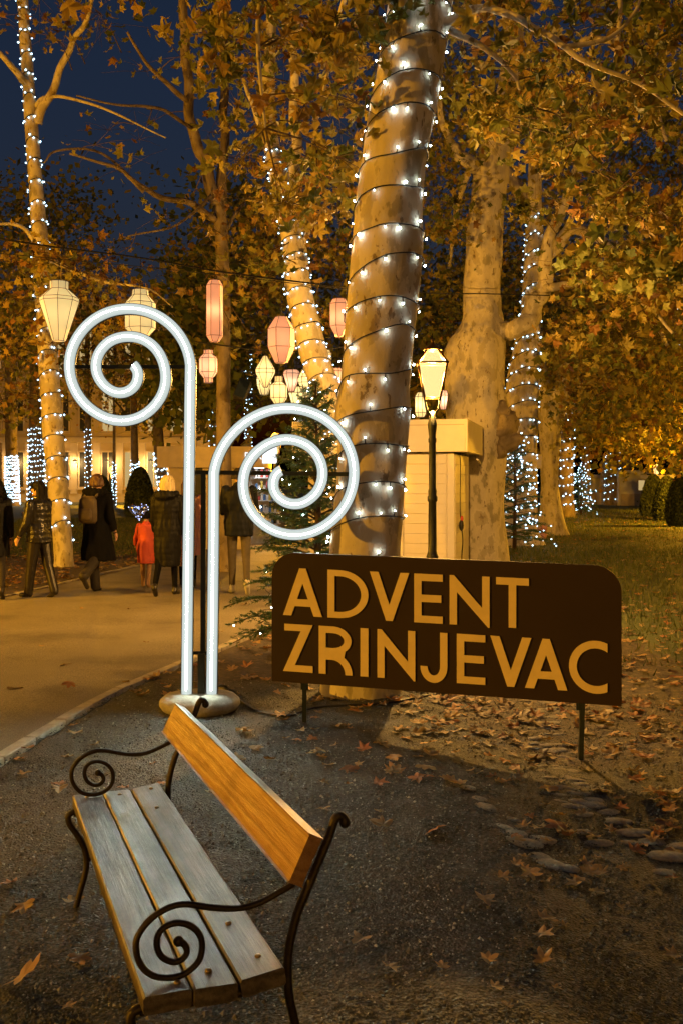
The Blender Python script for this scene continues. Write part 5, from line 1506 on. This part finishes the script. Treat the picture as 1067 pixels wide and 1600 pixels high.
def person(label, loc, rz, height, stepL, stepR, kneeL=0, kneeR=0, arms=None, trousers='black_cloth', shoes='leather', wide=1.0, coat=None, hair=None, hat=None, head_turn=0.0, hands=True, lean=0.0):
    """local frame: faces +Y. step = thigh swing (rad, + forward), knee = bend (rad)"""
    s = height / 1.72
    root = thing('person', label, 'person', loc, rz); root.scale = (1, 1, 1)
    sk, tr, sh = 0, 1, 2
    mats = [MAT['skin'], MAT[trousers], MAT[shoes], MAT[coat['mat']] if coat else MAT['black_cloth']]
    mb = MB()
    hipz = .90
    foot_min = 9
    legs = []
    for sx, st_, kn_ in ((-1, stepL, kneeL), (1, stepR, kneeR)):
        hip = Vector((sx * .092, 0, hipz)); kne = hip + Vector((0, math.sin(st_) * .43, -math.cos(st_) * .43))
        a = st_ - kn_; ank = kne + Vector((0, math.sin(a) * .41, -math.cos(a) * .41))
        legs.append((sx, hip, kne, ank, a)); 
    drop = min(l[3].z for l in legs) - .075
    legs = [(q[0], q[1] - Vector((0, 0, drop)), q[2] - Vector((0, 0, drop)), q[3] - Vector((0, 0, drop)), q[4]) for q in legs]
    oz = -drop
    for sx, hip, kne, ank, a in legs:
        cap(mb, hip, kne, .088 * (1 + (wide - 1) * .4), .062 * wide, tr); cap(mb, kne, ank, .060 * wide, .046 * (1 + (wide - 1) * 1.6), tr)
        fd = Vector((sx * .12, math.cos(a), math.sin(a) * .9 - .12)).normalized()
        heel = ank + Vector((0, 0, -.03)) - fd * .03
        cap(mb, heel, heel + fd * .17 + Vector((0, 0, -.012)), .040, .034, sh)
        cap(mb, ank + Vector((0, 0, .02)), heel, .046, .042, sh)
    top = 3
    Z = lambda z: z + oz
    loft(mb, [(0, 0, Z(.84), .10, .09), (0, 0, Z(.90), .165, .115), (0, 0, Z(1.0), .16, .112), (0, lean * .3, Z(1.12), .145, .10), (0, lean * .6, Z(1.28), .175, .115), (0, lean * .9, Z(1.40), .185, .105), (0, lean, Z(1.45), .12, .08), (0, lean, Z(1.48), .05, .05)], 18, top)
    hc = Vector((0, lean + .015, Z(1.615)))
    cap(mb, (0, lean, Z(1.44)), (0, lean + .01, Z(1.56)), .052, .048, sk)
    Rh = Matrix.Rotation(head_turn, 3, 'Z')
    mb.ellipsoid(hc + Vector((0, 0, .02)), (.074, .092, .092), 14, 10, sk); mb.ellipsoid(hc + Rh @ Vector((0, .03, -.045)), (.055, .06, .062), 12, 8, sk)
    mb.ellipsoid(hc + Rh @ Vector((0, .098, -.012)), (.014, .020, .022), 8, 6, sk); mb.ellipsoid(hc + Rh @ Vector((0, .078, -.085)), (.025, .022, .02), 8, 6, sk)
    for sx in (-1, 1): mb.ellipsoid(hc + Rh @ Vector((sx * .077, 0, -.005)), (.010, .020, .030), 8, 6, sk)
    ar = arms or {}
    arm_pts = []
    for key, sx in (('L', -1), ('R', 1)):
        shd = Vector((sx * .175, lean * .9, Z(1.405)))
        sw, el, ab = ar.get(key, (0.05, .25, .12))      # swing fwd, elbow bend, abduct
        e = shd + Vector((sx * math.sin(ab) * .29, math.sin(sw) * .29, -math.cos(sw) * math.cos(ab) * .29))
        a2 = sw + el; inward = ar.get(key + 'in', 0.0)
        dv = Vector((sx * (math.sin(ab) * .5 - inward), math.sin(a2), -math.cos(a2))).normalized(); w = e + dv * .25
        cap(mb, shd, e, .052, .042, top); cap(mb, e, w, .040, .029, top)
        if hands: hand(mb, w, dv, sx, sk)
        arm_pts.append((shd, e, w))
    S = Matrix.Scale(s, 3)
    mb.v = [tuple(Vector(p) * s) for p in mb.v]
    link('body', remesh(mb, mats, 'body', .0095 * s, None, 3), root)
    # face details
    eb = MB()
    for sx in (-1, 1): eb.ellipsoid((hc + Rh @ Vector((sx * .03, .083, .012))) * s, (.010, .008, .007), 8, 6)
    eb.build('eyes', MAT['eye_dark'], root, False)
    lb = MB(); lb.ellipsoid((hc + Rh @ Vector((0, .090, -.052))) * s, (.022, .010, .007), 8, 6); lb.build('mouth', MAT['lips'], root, False)
    if coat:
        cb = MB(); hem = coat['hem']; fl = coat.get('flare', 1.0); pf = coat.get('puff', 0.0); nsec = int((1.46 - hem) / .022)
        secs = []
        for i in range(nsec + 1):
            z = hem + (1.47 - hem) * i / nsec
            rx = np.interp(z, [hem, .95, 1.12, 1.30, 1.40, 1.45, 1.47], [.20 * fl, .205, .19, .215, .215, .13, .085]); ry = np.interp(z, [hem, .95, 1.12, 1.30, 1.40, 1.45, 1.47], [.175 * fl, .17, .15, .155, .14, .11, .085])
            if z < .95 and hem < .95:
                k = (.95 - z) / (.95 - hem); rx = .205 + (.20 * fl - .205) * k; ry = .17 + (.18 * fl - .17) * k
            q = 1 + pf * abs(math.sin(z * PI / .085)) - pf * .5
            skew = coat.get('skew', 0) * max(0, (.95 - z)); yb = coat.get('back', 0) * max(0, (.95 - z))
            secs.append((skew, lean * min(1, max(0, (z - .9) * 2)) - yb, Z(z), rx * q, ry * q))
        loft(cb, secs, 24)
        for shd, e, w in arm_pts:
            dv = (w - e).normalized(); k = 6
            for a, b, ra, rb in ((shd, e, .072, .064), (e, w - dv * .015, .064, .052)):
                pts = [a.lerp(b, i / 14) for i in range(15)]; rr = [(ra + (rb - ra) * i / 14) * (1 + pf * 1.4 * (abs(math.sin(i * PI / 3.5)) - .5)) for i in range(15)]
                cb.tube(pts, rr, 12)
                cb.ellipsoid(a, (ra, ra, ra), 10, 8)
        if coat.get('hood'):
            cb.ellipsoid((0, lean - .10, Z(1.455)), (.17, .10, .075), 14, 10)
            for i in range(9):
                a = PI * (i / 8); cb.ellipsoid((.155 * math.cos(a), lean - .05 - .10 * math.sin(a), Z(1.485)), (.045, .05, .05), 8, 6)
        else:
            cb.lathe([(.085, Z(1.44)), (.082, Z(1.50)), (.07, Z(1.52))], 14, (0, lean, 0))
        cb.v = [tuple(Vector(p) * s) for p in cb.v]
        link('coat', folds(remesh(cb, [MAT[coat['mat']]], 'coat', .011 * s, None, 2), .016, 11, 4), root)
    if hair:
        hb = MB(); L = hair['len']
        hb.ellipsoid(hc + Vector((0, -.012, .035)), tuple(q * hair.get('big', 1) for q in (.088, .103, .094)), 14, 10)
        k = 7
        for i in range(k):
            a = PI * (1.0 + i / (k - 1)) if k > 1 else 0
            p0 = hc + Rh @ Vector((.072 * math.cos(a), -.02 + .075 * math.sin(a), .02)); p1 = p0 + Rh @ Vector((.012 * math.cos(a), .01 * math.sin(a), -L * random.uniform(.9, 1.08)))
            cap(hb, p0, p1, .036 * hair.get('big', 1), .030 * hair.get('big', 1))
        if hair.get('fringe'): hb.ellipsoid(hc + Rh @ Vector((0, .062, .062)), (.07, .04, .04), 12, 8)
        hb.v = [tuple(Vector(p) * s) for p in hb.v]
        link('hair', folds(remesh(hb, [MAT[hair['mat']]], 'hair', .009 * s, None, 1), .012, 55, 7), root)
    if hat:
        hb = MB()
        prof = []
        for i in range(17):
            u = i / 16; r = .100 * math.sqrt(max(0.0, 1 - (u * .98) ** 2.6)) + .004; prof.append((r * (1.04 if i < 4 else 1) * (1 + .02 * (i % 2)), u * .155))
        hb.lathe(prof, 24, (0, 0, 0), flute=(-1, 9) if hat.get('ribbed') else None)
        hb.v = [tuple((hc + Vector((p[0], p[1] * 1.06 - .012, p[2] - .02 + hat.get('dz', 0)))) * s) for p in hb.v]
        hb.build('hat', MAT[hat['mat']], root, False)
    return root, s, arm_pts, Z

def feet(px, py):
    return on_ground(px, py)
def place(px, py): v = feet(px, py); return (v.x, v.y, 0.008 if on_path(v.x, v.y) else v.z)

person('walker in a black coat cut off by the left edge', place(-8, 934), .35, 1.66, .30, -.28, 0, .35, {'L': (.1, .3, .12), 'R': (-.1, .3, .12)}, 'brown_cloth', 'leather', 1.0, {'mat': 'black_puffer', 'hem': .62, 'puff': .025}, {'mat': 'hair_black', 'len': .14})
person('person in a shiny black puffer jacket and wide leather trousers, looking left', place(62, 934), 1.1, 1.60, .16, -.20, .02, .12, {'L': (.15, .35, .18), 'R': (.35, 1.5, .1), 'Rin': .3}, 'leather', 'leather', 1.28, {'mat': 'black_shiny', 'hem': .82, 'puff': .045}, {'mat': 'hair_black', 'len': .20, 'fringe': True}, head_turn=.45)
p3 = person('person with a backpack in a long black swinging coat, seen from behind', place(152, 927), -.30, 1.70, .14, -.42, 0, .55, {'L': (.1, .45, .15), 'R': (-.1, .5, .2)}, 'brown_cloth', 'leather', 1.35, {'mat': 'black_cloth', 'hem': .48, 'flare': 1.28, 'puff': .0, 'skew': .12, 'back': .10, 'hood': True}, {'mat': 'hair_brown', 'len': .06})
p5 = person('blonde person in a long black puffer coat with a fur hood, seen from behind', place(262, 931), -.12, 1.66, -.25, .10, .30, 0, {'L': (.15, .35, .12), 'R': (0, .25, .14)}, 'black_cloth', 'leather', .9, {'mat': 'black_puffer', 'hem': .42, 'puff': .028, 'flare': .92, 'hood': True}, {'mat': 'hair_blonde', 'len': .19, 'big': 1.2})
p4 = person('small child in a red coat walking beside the blonde person', place(229, 918), -.05, 1.14, .10, -.16, 0, .2, {'L': (.2, .5, .3), 'R': (.1, .3, .15)}, 'tan_cloth', 'tan_cloth', 1.0, {'mat': 'red_cloth', 'hem': .55, 'flare': 1.05}, None, {'mat': 'black_cloth', 'dz': -.02})
p6 = person('person in a long pink coat, mostly hidden by the neon tubes', place(294, 917), .1, 1.64, .1, -.1, 0, .1, {'L': (.05, .15, .2), 'R': (.1, .3, .15)}, 'black_cloth', 'leather', 1.0, {'mat': 'pink_cloth', 'hem': .50, 'flare': 1.1}, {'mat': 'hair_brown', 'len': .26})
p7 = person('person in a dark padded jacket, grey beanie and khaki trousers by the hut', place(374, 928), .15, 1.80, .04, -.22, 0, .38, {'L': (.25, 1.2, .14), 'R': (.25, 1.2, .14), 'Lin': .3, 'Rin': .3}, 'khaki_cloth', 'shoe_white', .95, {'mat': 'navy_puffer', 'hem': .78, 'puff': .025}, None, {'mat': 'brown_cloth', 'ribbed': True, 'dz': -.03})

# backpack on the long coat
r3, s3, _, Z3 = p3
bpk = thing('backpack', 'brown backpack on the back of the long black coat', 'backpack', r3.location, r3.rotation_euler.z)
b = MB(); loft(b, [(0, -.235, Z3(1.02), .11, .05), (0, -.245, Z3(1.06), .145, .075), (0, -.25, Z3(1.2), .150, .082), (0, -.245, Z3(1.36), .135, .07), (0, -.235, Z3(1.42), .09, .045)], 18)
b.v = [tuple(Vector(p) * s3) for p in b.v]; b.build('bag', MAT['backpack_cloth'], bpk, False)
b = MB(); loft(b, [(0, -.315, Z3(1.06), .09, .03), (0, -.322, Z3(1.10), .11, .035), (0, -.322, Z3(1.2), .108, .033), (0, -.315, Z3(1.24), .085, .02)], 16); b.v = [tuple(Vector(p) * s3) for p in b.v]; b.build('front_pocket', MAT['backpack_cloth'], bpk, False)
for sx in (-1, 1):
    b = MB(); b.tube(catmull([tuple(Vector((sx * .09, -.19, Z3(1.40))) * s3), tuple(Vector((sx * .11, -.08, Z3(1.50))) * s3), tuple(Vector((sx * .12, .10, Z3(1.44))) * s3)], 6), .02, 6); b.build('strap', MAT['backpack_cloth'], bpk, False)
# heart balloon
hb0 = at(217, 798, 15.0)
bal = thing('heart_balloon', 'clear heart shaped balloon with tiny coloured lights above the red child', 'balloon', hb0)
bm = MB(); hv = []; n1, n2 = 26, 11
for j in range(n2):
    ph = -PI / 2 + PI * j / (n2 - 1)
    for i in range(n1):
        t = 2 * PI * i / n1; hx = 16 * math.sin(t) ** 3 / 17; hz = (13 * math.cos(t) - 5 * math.cos(2 * t) - 2 * math.cos(3 * t) - math.cos(4 * t)) / 17
        k = max(.02, math.cos(ph)); hv.append((hx * .155 * k, .08 * math.sin(ph), hz * .155 * k))
bm.add(hv, [(j * n1 + i, j * n1 + (i + 1) % n1, (j + 1) * n1 + (i + 1) % n1, (j + 1) * n1 + i) for j in range(n2 - 1) for i in range(n1)], 0, True)
bm.build('film', MAT['balloon_film'], bal, False)
lm = MB()
for i in range(26):
    t = 2 * PI * i / 26; hx = 16 * math.sin(t) ** 3 / 17; hz = (13 * math.cos(t) - 5 * math.cos(2 * t) - 2 * math.cos(3 * t) - math.cos(4 * t)) / 17
    k = random.choice((1, 1, .55)); lm.octa((hx * .15 * k, random.uniform(-.06, .06), hz * .15 * k), .0085)
q = lm.build('lights', MAT['balloon_led'], bal, False); q['kind'] = 'stuff'
st_ = MB(); e = p4[2][0][2] * p4[1]; e = Vector(p4[0].location) + Matrix.Rotation(p4[0].rotation_euler.z, 3, 'Z') @ (e + Vector((0, 0, -.06))) - hb0
st_.tube([(0, 0, -.15), tuple(e * .5 + Vector((0, 0, -.1))), tuple(e)], .004, 5); st_.build('stick', MAT['dark_metal'], bal, False)
# checked bag
cb0 = place(286, 914); bag = thing('checked_bag', 'red and white checked shopping bag carried by the person in pink', 'bag', (at(283, 0, 15.2).x, 15.2, 0))
b = MB(); loft(b, [(0, 0, .34, .15, .07), (0, 0, .38, .19, .10), (0, 0, .55, .19, .10), (0, 0, .64, .13, .05), (0, 0, .655, .10, .03)], 14); b.build('bag', MAT['checked_cloth'], bag, False)
b = MB(); b.tube(catmull([(-.08, 0, .65), (-.05, 0, .74), (0, 0, .78), (.05, 0, .74), (.08, 0, .65)], 4), .009, 5); b.build('handle', MAT['checked_cloth'], bag, False)

# ------------------------------------------------------------------ stone gutter, pebbles, grass, fallen leaves
gut = thing('stone_gutter', None, None, (0, 0, 0)); gut['kind'] = 'structure'
def stone_mesh(seed):
    r = random.Random(seed); mb = MB(); mb.ellipsoid((0, 0, 0), (.5, .34, .22), 10, 6)
    for i, p in enumerate(mb.v):
        p = Vector(p); k = 1 + .25 * mnoise.noise(p * 2.2 + Vector((seed * 3.1, 0, 0))); mb.v[i] = tuple(p * k)
    return mb.mesh('stone', MAT['river_stone'])
SM = [stone_mesh(i) for i in range(6)]
def lay(px, py, size, rot=None):
    p = on_ground(px, py); o = link('stone', random.choice(SM), gut)
    o.location = (p.x, p.y, p.z - size * .018); o.scale = (size * random.uniform(.9, 1.15), size * random.uniform(.8, 1.1), size * random.uniform(.35, .6)); o.rotation_euler = (random.uniform(-.12, .12), random.uniform(-.12, .12), random.uniform(-.35, .35) if rot is None else rot)
for t in np.linspace(0, 1, 20):
    cx_ = np.interp(t, [0, .3, .55, .75, 1], [838, 845, 850, 872, 905]); cy_ = np.interp(t, [0, .3, .55, .75, 1], [1075, 1118, 1165, 1210, 1262])
    for k in (-.6, .05, .6): lay(cx_ + k * (26 + 14 * t) + random.uniform(-4, 4), cy_ + random.uniform(-4, 4), random.uniform(.09, .14))
for (x, y, s) in ((731, 1230, .10), (748, 1248, .09), (758, 1262, .14), (788, 1292, .10), (806, 1303, .12), (818, 1316, .19), (845, 1312, .13), (842, 1340, .12), (858, 1350, .17), (880, 1358, .13), (888, 1262, .14), (905, 1272, .15), (925, 1258, .16), (945, 1270, .15), (963, 1283, .17), (985, 1302, .20), (983, 1318, .13), (1018, 1316, .15), (1048, 1338, .22), (1060, 1322, .14), (905, 1300, .12), (935, 1318, .14), (1040, 1365, .15), (872, 1290, .10), (800, 1280, .08)):
    lay(x, y, s, random.uniform(-.2, .2) if x > 860 else random.uniform(-.8, -.4))

def pebbles():
    n = 75000
    y = 1.5 + 6.6 * RNG.random(n) ** 1.25; x = RNG.uniform(-1, 1, n) * (.42 * y + .4)
    ok = ~on_path(x, y, .1); x, y = x[ok], y[ok]; n = len(x)
    V = np.array([(.5, 0, 0), (-.5, 0, 0), (0, .5, 0), (0, -.5, 0), (0, 0, .4)]); T = np.array([(0, 2, 4), (2, 1, 4), (1, 3, 4), (3, 0, 4)])
    size = np.clip(RNG.lognormal(-4.75, .42, n), .004, .026)
    pos = np.stack([x, y, ground_z(x, y) + .004], 1)
    me = scatter([(V, T)], pos, size, rand_rot(n, .5), RNG.random(n) ** 1.3, 'gravel', MAT['pebble'])
    tag(link('gravel', me), 'loose dark gravel covering the foreground', 'gravel', kind='stuff')
pebbles()

def grass():
    P = []
    for (x0, x1, y0, y1, n) in ((2, 16, 8, 24, 60000), (3, 30, 24, 60, 45000), (-14, -3, 20, 45, 30000)):
        x = RNG.uniform(x0, x1, n); y = y0 + (y1 - y0) * RNG.random(n) ** 1.2
        k = RNG.random(n) < lawn_mask(x, y) * .9
        k &= np.abs(x) < .40 * y + 1
        P.append(np.stack([x[k], y[k]], 1))
    P = np.concatenate(P); n = len(P)
    V = np.array([(-.09, 0, 0), (.09, 0, 0), (.02, .25, 1.0)]); T = np.array([(0, 1, 2)])
    pos = np.stack([P[:, 0], P[:, 1], ground_z(P[:, 0], P[:, 1]) - .005], 1)
    size = RNG.uniform(.04, .085, n) * (1 + P[:, 1] / 60)
    me = scatter([(V, T)], pos, size, rand_rot(n, .7), RNG.random(n), 'grass', MAT['grass_blade'])
    tag(link('grass', me), 'short park grass on the lawns', 'grass', kind='stuff')
grass()

# individual fallen leaves
LM = []
for i in range(8):
    V, T = leaf_template('full', 40 + i)
    V = V.copy(); V[:, 2] *= .4
    tone = [.2, .35, .5, .65, .8, .45, .3, .9][i]
    st0 = len(V); stem = np.array([(0, -.12, 0), (.012, -.12, 0), (.03, -.42, .03), (.02, -.42, .03)])
    V = np.concatenate([V, stem]); T = np.concatenate([T, [(st0, st0 + 1, st0 + 2), (st0, st0 + 2, st0 + 3)]])
    LM.append(raw_mesh('fallen_leaf', V, T, 3, MAT['fallen_leaf'], np.clip(tone + RNG.normal(0, .05, len(V)), 0, 1)))
def lay_leaf(px, py, size, label, grp, k=None, tilt=.25, xy=None):
    if xy is None: p = on_ground(px, py)
    else: p = Vector((xy[0], xy[1], gz(*xy)))
    if on_path(p.x, p.y): p.z = .012
    o = link('fallen_leaf', random.choice(LM) if k is None else LM[k])
    o.location = (p.x, p.y, p.z + size * .06 + .005 + size * abs(tilt) * .2); o.scale = (size,) * 3
    o.rotation_euler = (random.uniform(-tilt, tilt), random.uniform(-tilt, tilt), random.uniform(0, 6.28))
    return tag(o, label, 'leaf', grp)
special = [(680, 1303, .15, 'upright orange leaf on the dark gravel right of the bench back', 4, .6), (872, 1296, .17, 'large orange leaf lying among the gutter stones', 4, .35), (880, 1304, .14, 'yellow leaf tucked under the orange leaf in the gutter', 1, .2),
           (757, 1413, .13, 'pale leaf standing on the dark gravel below the gutter', 1, .5), (564, 1473, .12, 'flat pale leaf on the gravel right of the bench end', 0, .2), (38, 1537, .17, 'large pale brown leaf in the lower left corner', 2, .45),
           (118, 1149, .15, 'pale leaf left of the bench arm scroll on the gravel', 1, .2), (598, 1296, .16, 'pale crumpled leaf right of the iron hook of the bench', 0, .25), (850, 1441, .12, 'upper of two pale leaves right of the dark middle gravel', 0, .3),
           (846, 1466, .12, 'lower of two pale leaves right of the dark middle gravel', 1, .3), (440, 1122, .16, 'curled leaf with a red patch by the left post of the sign', 3, .5), (1052, 1498, .10, 'small pale leaf low at the right edge', 1, .3),
           (505, 1226, .09, 'small bright leaf right of the bench back plank', 0, .3), (668, 1165, .15, 'orange leaf below the middle of the sign', 3, .3)]
for x, y, s, lab, k, t in special: lay_leaf(x, y, s * .85, lab, 'fallen leaves that stand out', k, t)
n_in = 0
zones = [(440, 900, 1090, 1230, 46, 'autumn leaf on the orange lit ground under the sign', 'leaves under the sign', .10),
         (940, 1067, 900, 1180, 60, 'autumn leaf on the ground right of the sign', 'leaves right of the sign', .10),
         (560, 1067, 1240, 1590, 13, 'withered leaf on the dark gravel at lower right', 'leaves on the dark gravel', .07),
         (330, 560, 1110, 1300, 16, 'pale leaf on the gravel behind the bench', 'leaves behind the bench', .10),
         (0, 260, 1120, 1240, 12, 'leaf on the gravel beyond the bench seat', 'leaves beyond the bench seat', .10),
         (0, 190, 1380, 1590, 6, 'brown leaf on the dark ground left of the bench', 'leaves left of the bench', .09),
         (60, 400, 980, 1100, 10, 'leaf lying near the path edging', 'leaves near the path edging', .11),
         (800, 1060, 1260, 1400, 44, 'dry leaf among the gutter stones', 'leaves in the stone gutter', .085)]
for (x0, x1, y0, y1, n, lab, grp, s) in zones:
    for _ in range(n): lay_leaf(random.uniform(x0, x1), y0 + (y1 - y0) * random.random() ** .8, s * random.uniform(.6, 1.3), lab, grp, random.choice([0, 1, 6, 5]) if 'dark gravel' in grp or 'behind' in grp else None, .3)
def litter():
    P = []
    for (x0, x1, y0, y1, n, onp) in ((.6, 8, 6.2, 14, 1300, 0), (3, 20, 13, 55, 3600, 0), (-9, -3, 13, 24, 1600, 0), (-14, -3, 22, 40, 900, 0), (-1.6, 2.5, 7.3, 12, 420, 0), (-5, 0, 6, 14, 14, 1), (-.2, 3, 5.4, 8, 190, 0), (1.4, 2.6, 3.6, 6, 60, 0)):
        x = RNG.uniform(x0, x1, n); y = RNG.uniform(y0, y1, n); k = np.ones(n, bool) if onp else ~on_path(x, y, .1)
        P.append(np.stack([x[k], y[k]], 1))
    P = np.concatenate(P); n = len(P); z = np.where(on_path(P[:, 0], P[:, 1]), .02, ground_z(P[:, 0], P[:, 1]) + .018)
    me = scatter([(V * np.array([1, 1, .4]), T) for V, T in FULL], np.stack([P[:, 0], P[:, 1], z - .006], 1), RNG.uniform(.06, .15, n), rand_rot(n, .45), RNG.random(n), 'leaf_litter', MAT['fallen_leaf'])
    tag(link('leaf_litter', me), 'autumn leaves strewn over dirt and lawn', 'leaves', kind='stuff')
litter()
